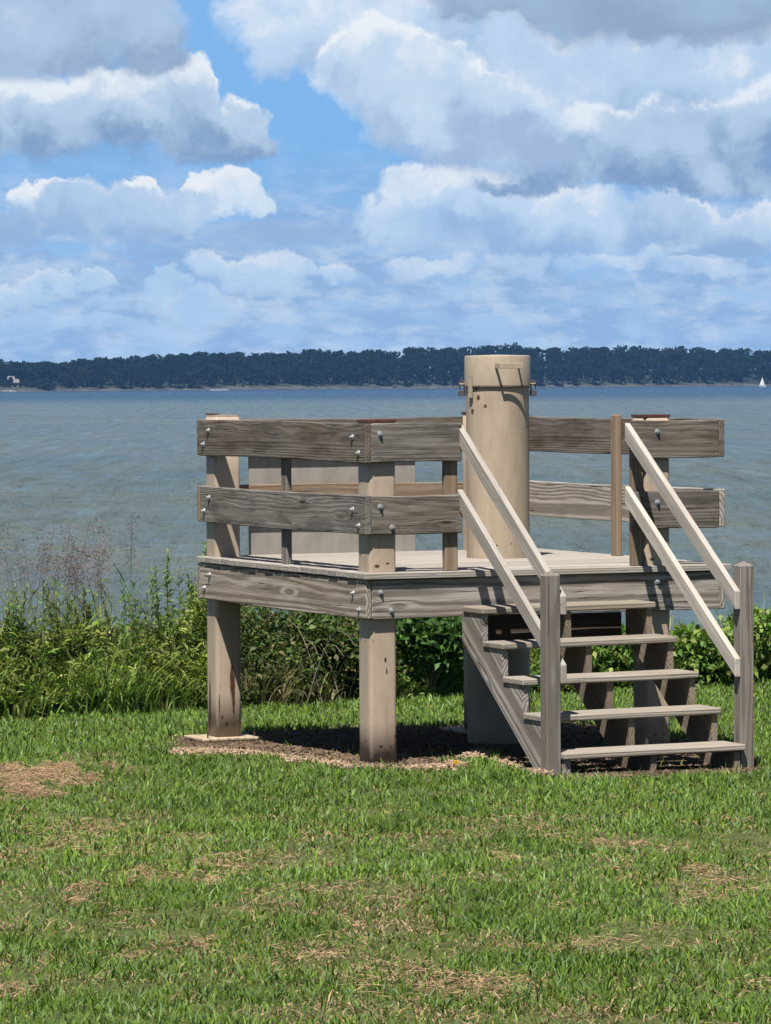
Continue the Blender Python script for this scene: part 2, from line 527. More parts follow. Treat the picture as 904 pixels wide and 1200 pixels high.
def leaf_mat(name, trans=0.3, rough=0.5):
    m, n, b, o = new_mat(name)
    at = n.node('ShaderNodeAttribute', attribute_name='col')
    m.node_tree.links.new(at.outputs['Color'], b.inputs['Base Color'])
    b.inputs['Roughness'].default_value = rough
    b.inputs['Specular IOR Level'].default_value = 0.14
    tr = n.node('ShaderNodeBsdfTranslucent')
    hs = n.node('ShaderNodeHueSaturation')
    hs.inputs['Saturation'].default_value = 1.15
    hs.inputs['Value'].default_value = 1.1
    m.node_tree.links.new(at.outputs['Color'], hs.inputs['Color'])
    m.node_tree.links.new(hs.outputs[0], tr.inputs['Color'])
    mx = n.node('ShaderNodeMixShader')
    mx.inputs[0].default_value = trans
    m.node_tree.links.new(b.outputs[0], mx.inputs[1])
    m.node_tree.links.new(tr.outputs[0], mx.inputs[2])
    m.node_tree.links.new(mx.outputs[0], o.inputs['Surface'])
    return m


M_LEAF = leaf_mat('leaves', 0.30)
M_GRASS = leaf_mat('grass_blades', 0.28, 0.45)
M_STRAW = leaf_mat('dead_straw', 0.08, 0.8)
M_FARLEAF = leaf_mat('far_leaves', 0.45, 0.95)
M_STEM = plain('plant_stem', (0.11, 0.10, 0.045), 0.8, 0, 0.3, 30)


# ------------------------------------------------------------------ the lie of the land
G0, GS = 25.4, -0.0265


def bank_line(x):
    return 32.75 + 0.84 * x if x < 3 else 35.27 + 0.35 * (x - 3)


def ground_z(x, y):
    return GS * (y - G0)


def on_ground(px, py):
    """point of the lawn seen at a place of the photograph"""
    X_, Y_ = px - 452.0, py - 600.0
    c, s = math.cos(ROLL), math.sin(ROLL)
    xi, yi = c * X_ - s * Y_, s * X_ + c * Y_
    d = _f * F_PX + _r0 * xi - _u0 * yi
    # CAM_H + t*dz = GS*(t*dy-G0)
    t = (-GS * G0 - CAM_H) / (d.z - GS * d.y)
    p = d * t
    return p.x, p.y


XB, YB, TH = -0.118, 25.3945, 0.4197
CT, ST = math.cos(TH), math.sin(TH)


def to_local(x, y):
    return (x - XB) * CT + (y - YB) * ST, -(x - XB) * ST + (y - YB) * CT


def to_world(u, v):
    return XB + u * CT - v * ST, YB + u * ST + v * CT


# noise for colour and tufts
def vnoise(x, y, seed=0):
    xi, yi = np.floor(x).astype(np.int64), np.floor(y).astype(np.int64)
    fx, fy = x - xi, y - yi
    fx, fy = fx * fx * (3 - 2 * fx), fy * fy * (3 - 2 * fy)
    def h(a, b):
        n = (a * 374761393 + b * 668265263 + seed * 1442695041) & 0xFFFFFFFF
        n = ((n ^ (n >> 13)) * 1274126177) & 0xFFFFFFFF
        return ((n ^ (n >> 16)) & 0xFFFF) / 65535.0
    return (h(xi, yi) * (1 - fx) + h(xi + 1, yi) * fx) * (1 - fy) + (h(xi, yi + 1) * (1 - fx) + h(xi + 1, yi + 1) * fx) * fy


def fbm(x, y, seed=0, o=4):
    s, a = 0, 0.5
    for i in range(o):
        s = s + a * vnoise(x * 2 ** i, y * 2 ** i, seed + i * 7)
        a *= 0.5
    return s / (1 - 0.5 ** o)


STRAW = [(40, 914, 78, 17, 1.0), (100, 890, 34, 7, .85), (150, 895, 40, 10, .5), (150, 950, 36, 6, .6), (245, 1117, 26, 9, .95), (500, 1132, 46, 11, .9),
         (585, 1125, 40, 8, .6), (785, 1111, 40, 9, .95), (740, 1137, 50, 9, .7), (860, 992, 52, 9, .8), (700, 1035, 44, 16, .65), (18, 1146, 46, 8, .9),
         (45, 1002, 34, 7, .7), (345, 1192, 22, 9, .9), (100, 1086, 30, 10, .6), (250, 1030, 40, 9, .5), (360, 1062, 46, 10, .5), (420, 1118, 60, 9, .6),
         (560, 1072, 26, 10, .5), (735, 1158, 26, 12, .6), (870, 1110, 50, 10, .6), (830, 1195, 60, 8, .5), (720, 1060, 60, 9, .4), (540, 1020, 40, 10, .35),
         (395, 1190, 60, 8, .4), (290, 1105, 60, 8, .35), (60, 1125, 60, 8, .5), (650, 1110, 50, 7, .4), (130, 1015, 30, 8, .5)]
_spots = []
for (px, py, rx, ry, a) in STRAW:
    x, y = on_ground(px, py)
    x2, _ = on_ground(px + rx, py)
    _, y2 = on_ground(px, py - ry)
    _spots.append((x, y, abs(x2 - x) * .9, abs(y2 - y) * 1.25, a * .85))


def straw_amount(x, y):
    s = np.zeros_like(x)
    wob = (fbm(x * 9, y * 4.5, 3, 5) - .46) * 3.4
    for (cx, cy, rx, ry, a) in _spots:
        if a < .5:
            a *= .55
        d = np.sqrt(((x - cx) / rx) ** 2 + ((y - cy) / ry) ** 2) + wob
        s = np.maximum(s, a * np.clip(1.36 - d, 0, 1))
        return np.clip(s, 0, 1)


# bare ground under the platform, outlined on the lawn
_bare_px = [(200, 866), (235, 860), (300, 858), (380, 856), (470, 853), (540, 850), (640, 848), (720, 850), (800, 868), (850, 890), (884, 908), (872, 916),
            (760, 919), (664, 921), (616, 913), (585, 900), (560, 891), (520, 888), (470, 893), (420, 890), (380, 884), (330, 878), (280, 872), (215, 871)]
BARE = np.array([on_ground(p[0], p[1] + ((14 if p[0] < 560 else -7) if p[1] > 868 else 0)) for p in _bare_px])


def in_bare(x, y):
    x = x + (fbm(x * 4.2, y * 2.0, 71) - .5) * .5
    y = y + (fbm(x * 3.4, y * 2.4, 73) - .5) * np.where(x > .6, .3, .75)
    ins = np.zeros(x.shape, bool)
    n = len(BARE)
    j = n - 1
    for i in range(n):
        xi, yi = BARE[i]; xj, yj = BARE[j]
        cond = ((yi > y) != (yj > y)) & (x < (xj - xi) * (y - yi) / (yj - yi + 1e-12) + xi)
        ins ^= cond
        j = i
    return ins


# ------------------------------------------------------------------ ground: lawn, bank and lake bed in one sheet
def build_ground():
    xs = np.concatenate([np.linspace(-900, -40, 12), np.linspace(-34, -6, 12), np.linspace(-5.5, 5.5, 90), np.linspace(6, 34, 12), np.linspace(40, 900, 12)])
    ys = np.concatenate([np.linspace(-60, 8, 10), np.linspace(9, 40, 190), np.linspace(41, 60, 12), [80, 140]])
    gx, gy = np.meshgrid(xs, ys, indexing='ij')
    bl = np.where(gx < 3, 32.75 + 0.84 * gx, 35.27 + 0.35 * (gx - 3))
    bl = np.clip(bl, 26, 44)
    z = GS * (gy - G0)
    z += (fbm(gx * 1.3, gy * 1.3, 5) - .5) * 0.035 * ((np.abs(gx) < 8))
    t = np.clip((gy - (bl + 2.6)) / 9.0, 0, 1)
    z = z * (1 - t) + (-9.0) * t * t * (3 - 2 * t) + z * 0
    co = np.stack([gx, gy, z], -1).reshape(-1, 3)
    nx, ny = len(xs), len(ys)
    i = np.arange(nx * ny).reshape(nx, ny)
    f = np.stack([i[:-1, :-1], i[1:, :-1], i[1:, 1:], i[:-1, 1:]], -1).reshape(-1, 4)
    sa = straw_amount(co[:, 0], co[:, 1])
    bare = in_bare(co[:, 0], co[:, 1])
    green = np.array([0.050, 0.078, 0.022])
    tan = np.array([0.15, 0.108, 0.064])
    dirt = np.array([0.060, 0.042, 0.030])
    c = green + (tan - green) * np.clip(sa * 1.0 + .18, 0, 1)[:, None]
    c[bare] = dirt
    back = co[:, 1] > bl.reshape(-1) - .1
    c[back] = np.array([0.035, 0.04, 0.018])
    m, n, b, _ = new_mat('turf_soil')
    at = n.node('ShaderNodeAttribute', attribute_name='col')
    t = n.node('ShaderNodeTexCoord')
    p = X(n, t.outputs['Object'])
    g = n.noise(p, 60.0, 5, 0.7)
    g2 = n.noise(p, 9.0, 5, 0.6)
    cc_ = n.mix(n.smooth(g, 0.3, 0.7), (0.35, 0.35, 0.35), (1.5, 1.45, 1.4))
    mul = n.v('MULTIPLY', X(n, at.outputs['Color']), cc_)
    cc2 = n.mix(n.smooth(g2, 0.3, 0.7), (0.75, 0.75, 0.75), (1.25, 1.25, 1.2))
    n.put(b.inputs['Base Color'], n.v('MULTIPLY', mul, cc2))
    b.inputs['Roughness'].default_value = 0.95
    b.inputs['Specular IOR Level'].default_value = 0.1
    n.put(b.inputs['Normal'], n.bump(g, 0.8, 0.02))
    o = np_mesh('ground', co, [f], m, c, smooth=True)
    tag(o, kind='structure')
    return o


build_ground()

# ------------------------------------------------------------------ water
WZ = CAM_H - 8.5


def shore_y(x):
    return 2290.0 + 0.70 * x if abs(x) < 900 else 2290 + 0.70 * math.copysign(900, x)


def build_water():
    xs = np.concatenate([np.linspace(-1400, -60, 16), np.arange(-46, 46.1, .32), np.linspace(60, 1400, 16)])
    ys = np.concatenate([np.linspace(30, 110, 6), 120 * np.exp(np.linspace(0, math.log(480 / 120.), 760)), np.linspace(520, 3000, 26)])
    gx, gy = np.meshgrid(xs, ys, indexing='ij')
    R = np.random.default_rng(4)
    z = np.zeros_like(gx)
    wx = gx + (fbm(gx * .06, gy * .03, 91, 3) - .5) * 14
    wy = gy + (fbm(gx * .05, gy * .04, 95, 3) - .5) * 16
    for k in range(26):
        lam = 1.3 * (5.0 / 1.3) ** R.random()
        th = R.normal() * .42
        kx, ky = 6.2832 / lam * math.sin(th), 6.2832 / lam * math.cos(th)
        ph = kx * wx + ky * wy + R.uniform(0, 6.28)
        z += lam * .0062 * (np.sin(ph) + .28 * np.cos(2 * ph))
    gust = .55 + .9 * fbm(gx * .05, gy * .02, 97, 3)
    fade = np.clip((47 - np.abs(gx)) / 6, 0, 1) * np.clip((gy - 112) / 20, 0, 1) * np.clip((500 - gy) / 200, 0, 1)
    z *= gust * fade
    co = np.stack([gx, gy, WZ + z], -1).reshape(-1, 3)
    nx, ny = len(xs), len(ys)
    i = np.arange(nx * ny).reshape(nx, ny)
    f = np.stack([i[:-1, :-1], i[1:, :-1], i[1:, 1:], i[:-1, 1:]], -1).reshape(-1, 4)
    m, n, b, _ = new_mat('lake_water')
    t = n.node('ShaderNodeTexCoord')
    x, y, z = n.sep(X(n, t.outputs['Object']))
    # wind waves run towards the camera's left; crests lie mostly across the view
    a = n.xyz(x * 0.75 + y * 0.05, y * 0.20 - x * 0.03, 0)
    w1 = n.noise(a, 1.0, 6, 0.66, 0.3)
    w2 = n.noise(n.xyz(x * 2.6, y * 0.55, 3.0), 1.0, 5, 0.65)
    w3 = n.noise(n.xyz(x * 0.035, y * 0.012, 7.0), 1.0, 4, 0.6)
    silt = n.mix(n.smooth(w3, 0.35, 0.65), (0.060, 0.085, 0.088), (0.078, 0.092, 0.080))
    clear = (0.010, 0.028, 0.062)  # darker blue painted in for cloud shade and ridge reflection on far water
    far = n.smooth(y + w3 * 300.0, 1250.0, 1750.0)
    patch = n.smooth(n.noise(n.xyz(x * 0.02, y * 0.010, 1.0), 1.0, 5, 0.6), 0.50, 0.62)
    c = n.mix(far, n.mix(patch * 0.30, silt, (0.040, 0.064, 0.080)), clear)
    # lit backs and dark troughs painted into the colour as brown and blue streaks
    lit_back = n.smooth(w1, 0.56, 0.72)
    c = n.mix(lit_back * 0.45 * (1.0 - far), c, (0.045, 0.045, 0.030))
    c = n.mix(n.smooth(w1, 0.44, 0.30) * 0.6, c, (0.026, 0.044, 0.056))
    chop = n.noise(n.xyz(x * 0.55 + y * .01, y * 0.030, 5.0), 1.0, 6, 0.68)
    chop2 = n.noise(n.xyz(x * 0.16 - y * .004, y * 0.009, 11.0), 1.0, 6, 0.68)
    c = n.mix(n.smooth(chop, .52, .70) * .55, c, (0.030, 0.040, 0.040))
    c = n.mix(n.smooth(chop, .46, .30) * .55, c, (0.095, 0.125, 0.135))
    c = n.mix(n.smooth(chop2, .54, .72) * .5, c, (0.070, 0.076, 0.060))
    foam = n.smooth(w1, 0.742, 0.765) * n.smooth(w2, 0.45, 0.62)
    c = n.mix(foam * 0.8, c, (0.5, 0.52, 0.52))
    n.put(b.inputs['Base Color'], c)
    n.put(b.inputs['Roughness'], (n.lin(foam, 0, 1, 0.26, 0.9) + n.smooth(chop, .3, .7) * .16))
    b.inputs['IOR'].default_value = 1.33
    b.inputs['Specular IOR Level'].default_value = 0.5
    n.put(b.inputs['Normal'], n.bump(w1 * 1.0 + w2 * 0.4 + chop * 1.2, 1.0, 0.7))
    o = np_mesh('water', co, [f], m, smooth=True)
    tag(o, kind='structure')


build_water()


# ------------------------------------------------------------------ far shore
TREELINE = np.array([(-900, 424), (-300, 420), (-60, 419), (0, 422), (60, 424), (120, 419), (200, 415), (240, 411), (300, 413), (370, 406), (410, 410), (450, 409), (500, 405), (580, 402),
                     (650, 403), (720, 404), (800, 406), (850, 408), (904, 409), (1000, 411), (1200, 407), (1800, 412)], float)


def build_far_shore():
    xs = np.linspace(-1300, 1300, 105)
    # distance behind the waterline
    ts = np.array([-25, -4, 0, 3, 7, 14, 25, 45, 80, 140, 260, 420.0])
    hz = np.array([-2.5, -.5, .05, .5, 1.6, 2.6, 3.4, 5.0, 7.5, 9.0, 9.0, 8.0])
    co, cl = [], []
    for i, x in enumerate(xs):
        for t, h in zip(ts, hz):
            j = (vnoise(np.array([x * .03]), np.array([t * .05 + 3.0]), 9)[0] - .5)
            co.append((x, shore_y(x) + t + j * (4 if t > 0 else 1), WZ + h + j * 1.2 * (t > 2)))
            cl.append((0.040, 0.038, 0.036) if t < 4 else (0.010, 0.016, 0.009))
    n1, n2 = len(xs), len(ts)
    i = np.arange(n1 * n2).reshape(n1, n2)
    f = np.stack([i[:-1, :-1], i[1:, :-1], i[1:, 1:], i[:-1, 1:]], -1).reshape(-1, 4)
    m, n, b, _ = new_mat('far_shore_soil')
    at = n.node('ShaderNodeAttribute', attribute_name='col')
    t = n.node('ShaderNodeTexCoord')
    g = n.noise(X(n, t.outputs['Object']), 0.16, 5, 0.7)
    k = n.mix(n.smooth(g, 0.35, 0.65), (0.25, 0.28, 0.28), (1.3, 1.3, 1.3))
    n.put(b.inputs['Base Color'], n.v('MULTIPLY', X(n, at.outputs['Color']), k))
    b.inputs['Roughness'].default_value = 0.95
    tag(np_mesh('far_shore', np.array(co), [f], m, np.array(cl)), kind='structure')


build_far_shore()


def leaves(base, d, side, length, width, droop=None):
    """quads: base, right, tip, left"""
    mid = base + d * (length * .5)[:, None]
    if droop is not None:
        mid = mid + droop * .3
    tip = base + d * length[:, None]
    if droop is not None:
        tip = tip + droop * -0.4
    r = mid + side * (width * .5)[:, None]
    l = mid - side * (width * .5)[:, None]
    return np.stack([base, r, tip, l], 1)


def unit(v):
    return v / (np.linalg.norm(v, axis=-1, keepdims=True) + 1e-9)


def build_far_trees():
    quads, cols = [], []
    R = np.random.default_rng(5)
    for row, (off, npx, hmul) in enumerate(((9, 26, .50), (20, 24, .70), (38, 22, .86), (62, 20, .97), (90, 20, 1.03))):
        px = -330.0
        while px < 1240:
            px += npx * R.uniform(.55, 1.25)
            x = (px - 452) / F_PX * 2290
            for _ in range(2):
                x = (px - 452) / F_PX * (shore_y(x) + off)
            y = shore_y(x) + off + R.uniform(-6, 6)
            hor = 437.1 - (px - 452) * .0051
            ty = np.interp(px, TREELINE[:, 0], TREELINE[:, 1])
            ztop = CAM_H + (hor - ty) / F_PX * y
            gz = WZ + np.interp(off, [0, 3, 7, 14, 25, 45, 80, 140], [.05, .5, 1.6, 2.6, 3.4, 5, 7.5, 9])
            h = (ztop - WZ) * hmul * R.uniform(.93, 1.02) + WZ - gz
            if -6 < px < 62 and row < 2:
                h *= .42
            h = max(h, 3.0)
            rad = R.uniform(3.8, 6.0) * (0.75 if row == 0 else 1)
            tint = R.uniform(.82, 1.2)
            hue = R.uniform(-.3, .5)
            nl = R.integers(4, 8)
            for k in range(nl):
                lz = gz + h * R.uniform(.35, .86) if k else gz + h * .8
                lr = rad * R.uniform(.45, .75)
                la = R.uniform(0, 6.28)
                lc = np.array([x + math.cos(la) * rad * .5, y + math.sin(la) * rad * .5, min(lz, gz + h - lr * .75)])
                m = 46
                dd = unit(R.normal(size=(m, 3)))
                dd[:, 2] = np.abs(dd[:, 2]) * .9 - .25
                pts = lc + dd * lr * R.uniform(.7, 1.08, (m, 1))
                nrm = unit(dd + R.normal(size=(m, 3)) * .5)
                s1 = unit(np.cross(nrm, R.normal(size=(m, 3))))
                s2 = np.cross(nrm, s1)
                sz = R.uniform(.8, 1.9, m)
                q = leaves(pts - s1 * (sz * .5)[:, None], s1, s2, sz, sz * .9)
                quads.append(q)
                c = np.array([.006 + .004 * hue, .013, .007]) * tint * R.uniform(.8, 1.2, (m, 1))
                cols.append(np.repeat(c[:, None, :], 4, 1))
            m = 90
            dd = unit(R.normal(size=(m, 3))) * (R.random((m, 1)) ** .4)
            pts = np.array([x, y + 1.5, gz + h * .60]) + dd * np.array([rad * 1.05, rad * .5, h * .37])
            s1 = unit(R.normal(size=(m, 3)))
            s2 = unit(np.cross(s1, R.normal(size=(m, 3))))
            sz = R.uniform(1.2, 2.3, m)
            quads.append(leaves(pts - s1 * (sz * .5)[:, None], s1, s2, sz, sz))
            cols.append(np.repeat((np.array([.005, .011, .006]) * R.uniform(.8, 1.2, (m, 1)))[:, None, :], 4, 1))
            # lower skirts so no sky shows between the trunks
            m = 60
            pts = np.stack([x + R.normal(size=m) * rad * .9, y + 2 + R.normal(size=m) * 2, gz + R.uniform(0, h * .84, m)], -1)
            s1 = unit(R.normal(size=(m, 3)))
            s2 = unit(np.cross(s1, R.normal(size=(m, 3))))
            sz = R.uniform(1.4, 2.8, m)
            quads.append(leaves(pts, s1, s2, sz, sz))
            cols.append(np.repeat((np.array([.005, .010, .006]) * R.uniform(.5, 1.2, (m, 1)))[:, None, :], 4, 1))
    q = np.concatenate(quads)
    c = np.concatenate(cols).reshape(-1, 3)
    f = np.arange(len(q) * 4).reshape(-1, 4)
    o = np_mesh('far_woodland', q.reshape(-1, 3), [f], M_FARLEAF, c)
    tag(o, 'dark wooded ridge along the far shore of the lake', 'woodland', kind='stuff')


build_far_trees()

M_HWALL = plain('pale_house_wall', (0.085, 0.088, 0.09), .8, 0, .15, 1.0)
M_HROOF = plain('pale_house_roof', (0.09, 0.09, 0.092), .8, 0, .2, 1.0)
M_HGLASS = plain('house_glass', (0.04, 0.05, 0.06), .2, 0, .2, 1.0)


def house(px, py, Y, wd, ht, label):
    x = (px - 452) / F_PX * Y
    z = CAM_H + (437.1 - (px - 452) * .0051 - py) / F_PX * Y
    e = empty('house', (x, Y, z), 0.15, label, 'house', 'houses on the far shore')
    bm = bmesh.new()
    box_bm(bm, (-wd / 2, 0, -4), (wd / 2, 6, ht))
    from_bm('wall', bm, M_HWALL, e)
    bm = bmesh.new()
    vs = [bm.verts.new(p) for p in ((-wd / 2 - .5, -.6, ht + .02), (wd / 2 + .5, -.6, ht + .02), (wd / 2 + .5, 6.6, ht + .02), (-wd / 2 - .5, 6.6, ht + .02), (-wd / 2 - .2, 3, ht + 2.0), (wd / 2 + .2, 3, ht + 2.0))]
    for ix in ((0, 1, 5, 4), (2, 3, 4, 5), (1, 2, 5), (3, 0, 4), (3, 2, 1, 0)):
        bm.faces.new([vs[k] for k in ix])
    from_bm('roof', bm, M_HROOF, e)
    for k in (-1, 1):
        bm = bmesh.new()
        box_bm(bm, (k * wd * .25 - .5, -.06, ht * .3), (k * wd * .25 + .5, .1, ht * .8))
        from_bm('window', bm, M_HGLASS, e)


house(14.5, 447.5, 2185, 3.0, 1.0, 'pale house among the far trees, leftmost and highest on the slope')
house(20.5, 450.5, 2172, 2.2, .8, 'smallest pale cabin on the far shore, just below the leftmost house')
house(45, 449.5, 2198, 4.2, .9, 'widest pale low house among the far trees, right of the other two')


# sailing boat near the far shore
def build_boat():
    Y = 2325.0
    x = (894 - 452) / F_PX * Y
    e = empty('sailboat', (x, Y, WZ), 0.0, 'small white sailboat under full sail near the far shore', 'sailboat')
    white = plain('white_sailcloth', (0.8, 0.8, 0.78), .7, 0, .05, 1)
    hullm = plain('white_hull', (0.75, 0.75, 0.74), .3, 0, .05, 1)
    bm = bmesh.new()
    secs = []
    for t in np.linspace(0, 1, 9):
        xx = -1.7 + 3.6 * t
        hw = .62 * (1 - (2 * t - .85) ** 4 * .5) * (1 - t ** 5)
        hw = max(hw, .02)
        secs.append([bm.verts.new((xx, y_, z_)) for (y_, z_) in ((-hw, .5), (-hw * .85, .12), (0, -.25), (hw * .85, .12), (hw, .5))])
    for a, b in zip(secs[:-1], secs[1:]):
        for k in range(4):
            bm.faces.new((a[k], a[k + 1], b[k + 1], b[k]))
        bm.faces.new((a[0], b[0], b[4], a[4]))
    bm.faces.new(secs[0]); bm.faces.new(secs[-1])
    from_bm('hull', bm, hullm, e)
    bm = bmesh.new()
    cyl_bm(bm, .05, .03, .4, 5.4, 8)
    from_bm('mast', bm, hullm, e)

    def sail(name, a, b, c, belly):
        bm = bmesh.new()
        N = 6
        g = {}
        for i in range(N + 1):
            for j in range(N + 1 - i):
                s, t = i / N, j / N
                p = Vector(a) * (1 - s - t) + Vector(b) * s + Vector(c) * t
                p.y += belly * s * (1 - s - t) * 4 * (1 - t)
                g[i, j] = bm.verts.new(p)
        for i in range(N):
            for j in range(N - i):
                bm.faces.new((g[i, j], g[i + 1, j], g[i, j + 1]))
                if i + j < N - 1:
                    bm.faces.new((g[i + 1, j], g[i + 1, j + 1], g[i, j + 1]))
        bmesh.ops.solidify(bm, geom=bm.faces[:], thickness=.012)
        from_bm(name, bm, white, e)
    sail('mainsail', (.05, 0, .9), (1.45, -.3, .9), (.05, 0, 5.3), .3)
    sail('jib', (-1.55, -.1, .75), (-.10, -.35, .85), (-.04, 0, 4.6), .25)


build_boat()


# white wash thrown up along the far shore
def build_wake(px, py, wd, hgt, label):
    hor = 437.1 - (px - 452) * .0051
    Y = 8.5 * F_PX / (py - hor)
    R = np.random.default_rng(int(px) + 3)
    x0 = (px - 452) / F_PX * Y
    q = []
    m = 160
    xx = x0 + R.uniform(-.5, .5, m) * wd
    c = np.stack([xx, Y + R.normal(size=m) * 1.5, WZ + R.uniform(0.0, hgt, m)], -1)
    s1 = unit(np.stack([R.normal(size=m), R.normal(size=m) * .3, R.normal(size=m) * .4], -1))
    s2 = unit(np.cross(s1, R.normal(size=(m, 3))))
    sz = R.uniform(.4, 1.1, m)
    q = leaves(c - s1 * (sz / 2)[:, None], s1, s2, sz, sz * .6)
    col = np.full((m * 4, 3), .26)
    o = np_mesh('foam', q.reshape(-1, 3), [np.arange(m * 4).reshape(-1, 4)], M_STRAW, col)
    tag(o, label, 'foam', kind='stuff')


build_wake(2, 459.2, 14, .7, 'white foam of a breaking wash at the left end of the far waterline')
build_wake(258, 457.6, 9, .55, 'short white foam streak on the blue water below the middle of the far ridge')

# ------------------------------------------------------------------ the platform
W_, L_ = 2.438, 2.704
ZT, ZM, ZF, ZD = 1.809, 1.373, 0.869, 1.147
T, BH = 0.038, 0.235
PLAT = empty('observation_platform', (XB, YB, 0), TH,
             'weathered wooden viewing platform on beige steel posts with railed deck and steps', 'platform')
AX = {'u': Matrix(((1, 0, 0), (0, 0, -1), (0, 1, 0))),      # columns: long, width, thickness
      }


MATS = {}


def setm(o, m):
    o.matrix_local = m
    MATS[o.name] = m.copy()


def frame(axis, wide):
    e = {'u': Vector((1, 0, 0)), 'v': Vector((0, 1, 0)), 'z': Vector((0, 0, 1))}
    a, b = e[axis], e[wide]
    c = a.cross(b)
    m = Matrix.Identity(3)
    for i in range(3):
        m[i][0], m[i][1], m[i][2] = a[i], b[i], c[i]
    return m


def board(name, lo, hi, axis, wide, mat, cuts=0, bevel=.004, warp=0.0, parent=PLAT, label=None):
    lo, hi = Vector(lo), Vector(hi)
    c = (lo + hi) / 2
    m3 = frame(axis, wide)
    half = m3.transposed() @ ((hi - lo) / 2)
    half = Vector((abs(half.x), abs(half.y), abs(half.z)))
    bm = bmesh.new()
    box_bm(bm, -half, half)
    bmesh.ops.bevel(bm, geom=bm.edges[:], offset=bevel, segments=1, affect='EDGES', profile=.5)
    for k in range(cuts):
        xx = -half.x + 2 * half.x * (k + 1) / (cuts + 1)
        bmesh.ops.bisect_plane(bm, geom=bm.verts[:] + bm.edges[:] + bm.faces[:], plane_co=(xx, 0, 0), plane_no=(1, 0, 0))
    if warp:
        s1, s2 = random.uniform(0, 6), random.uniform(0, 6)
        for v in bm.verts:
            k = v.co.x / half.x
            v.co.z += warp * .5 * math.sin(k * 2.1 + s1)
            v.co.y += warp * math.sin(k * 2.7 + s2) + random.uniform(-.0007, .0007)
    o = from_bm(name, bm, mat, parent)
    setm(o, Matrix.Translation(c) @ m3.to_4x4())
    if label: o['label'] = label
    return o


def slab(name, poly, mat_frame, thick, mat, bevel=.003, parent=PLAT, label=None):
    """prism: poly in the frame's x,y, thickness along its z (centred)"""
    bm = bmesh.new()
    lo = [bm.verts.new((x, y, -thick / 2)) for x, y in poly]
    hi = [bm.verts.new((x, y, thick / 2)) for x, y in poly]
    n = len(poly)
    bm.faces.new(lo[::-1]); bm.faces.new(hi)
    for i in range(n):
        bm.faces.new((lo[i], lo[(i + 1) % n], hi[(i + 1) % n], hi[i]))
    bmesh.ops.recalc_face_normals(bm, faces=bm.faces[:])
    if bevel:
        bmesh.ops.bevel(bm, geom=bm.edges[:], offset=bevel, segments=1, affect='EDGES', profile=.5)
    bmesh.ops.triangulate(bm, faces=[f for f in bm.faces if len(f.verts) > 4])
    o = from_bm(name, bm, mat, parent)
    o.matrix_local = mat_frame
    if label: o['label'] = label
    return o


# bolts
def bolt_mesh():
    bm = bmesh.new()
    cyl_bm(bm, .018, .017, 0, .004, 16)
    cyl_bm(bm, .0115, .0115, .004, .013, 6)
    cyl_bm(bm, .0065, .0055, .013, .021, 8)
    bmesh.ops.recalc_face_normals(bm, faces=bm.faces[:])
    me = bpy.data.meshes.new('bolt')
    bm.to_mesh(me); bm.free()
    me.materials.append(M_GALV)
    return me


BOLT = bolt_mesh()


def bolt(parent, p, n):
    o = bpy.data.objects.new('bolt', BOLT)
    link(o, parent)
    m = Vector(n).to_track_quat('Z', 'Y').to_matrix().to_4x4()
    m = Matrix.Translation(Vector(p) + Vector(n) * .0005) @ m @ Matrix.Rotation(random.uniform(0, 6), 4, 'Z')
    o.matrix_local = MATS[parent.name].inverted() @ m
    return o


FN, LN, BN, RN = (0, -1, 0), (-1, 0, 0), (0, 1, 0), (1, 0, 0)
UC0, UC1 = 1.898, 2.078          # the right pair of posts stands in from the corner
U_L, U_R = 0.637, 1.795          # opening for the steps
# left side boards (run back from the front corner, their ends show at the front)
for z, mt, lab in ((ZT, W_RAIL, None), (ZM, W_RAIL, None), (ZF, W_FASC, None)):
    nm = 'rail_board' if z != ZF else 'fascia_board'
    o = board(nm, (0, 0, z), (T, L_, z + BH), 'v', 'z', mt, 10, .005, .004)
    for (v, dz) in ((.10, .055), (.19, .150), (2.53, .165), (2.62, .075)):
        bolt(o, (0, v, z + dz), LN)
# front boards
for z in (ZT, ZM):
    o = board('rail_board', (T + .001, .001, z + .001), (U_L, T, z + BH - .002), 'u', 'z', W_RAIL, 4, .005, .002)
    bolt(o, (.095, .001, z + .170), FN)
    if z == ZM: bolt(o, (.172, .001, z + .045), FN)
    o = board('rail_board', (U_R + .004, .001, z + .001), (W_ - T - .001, T, z + BH - .002), 'u', 'z', W_RAIL, 4, .005, .002)
    bolt(o, (1.965, .001, z + .165), FN)
o = board('fascia_board', (T + .001, .002, ZF + .001), (W_ - T - .001, T, ZF + BH), 'u', 'z', W_FASC, 10, .005, .003)
for (u, dz) in ((.095, .160), (.165, .050), (1.965, .180), (2.03, .055)):
    bolt(o, (u, .002, ZF + dz), FN)
# right side and back boards
for z, mt in ((ZT, W_RAIL), (ZM, W_FASC), (ZF, W_FASC)):
    nm = 'rail_board' if z != ZF else 'fascia_board'
    board(nm, (W_ - T, 0, z), (W_, L_, z + BH), 'v', 'z', mt, 10, .005, .004)
    o = board(nm, (-.001, L_ + .001, z + .002), (W_ + .001, L_ + T, z + BH + .001), 'u', 'z', mt if z != ZM else W_BAL, 10, .005, .004)
    bolt(o, (.10, L_ + T, z + .16), BN)
    bolt(o, (1.98, L_ + T, z + .16), BN)
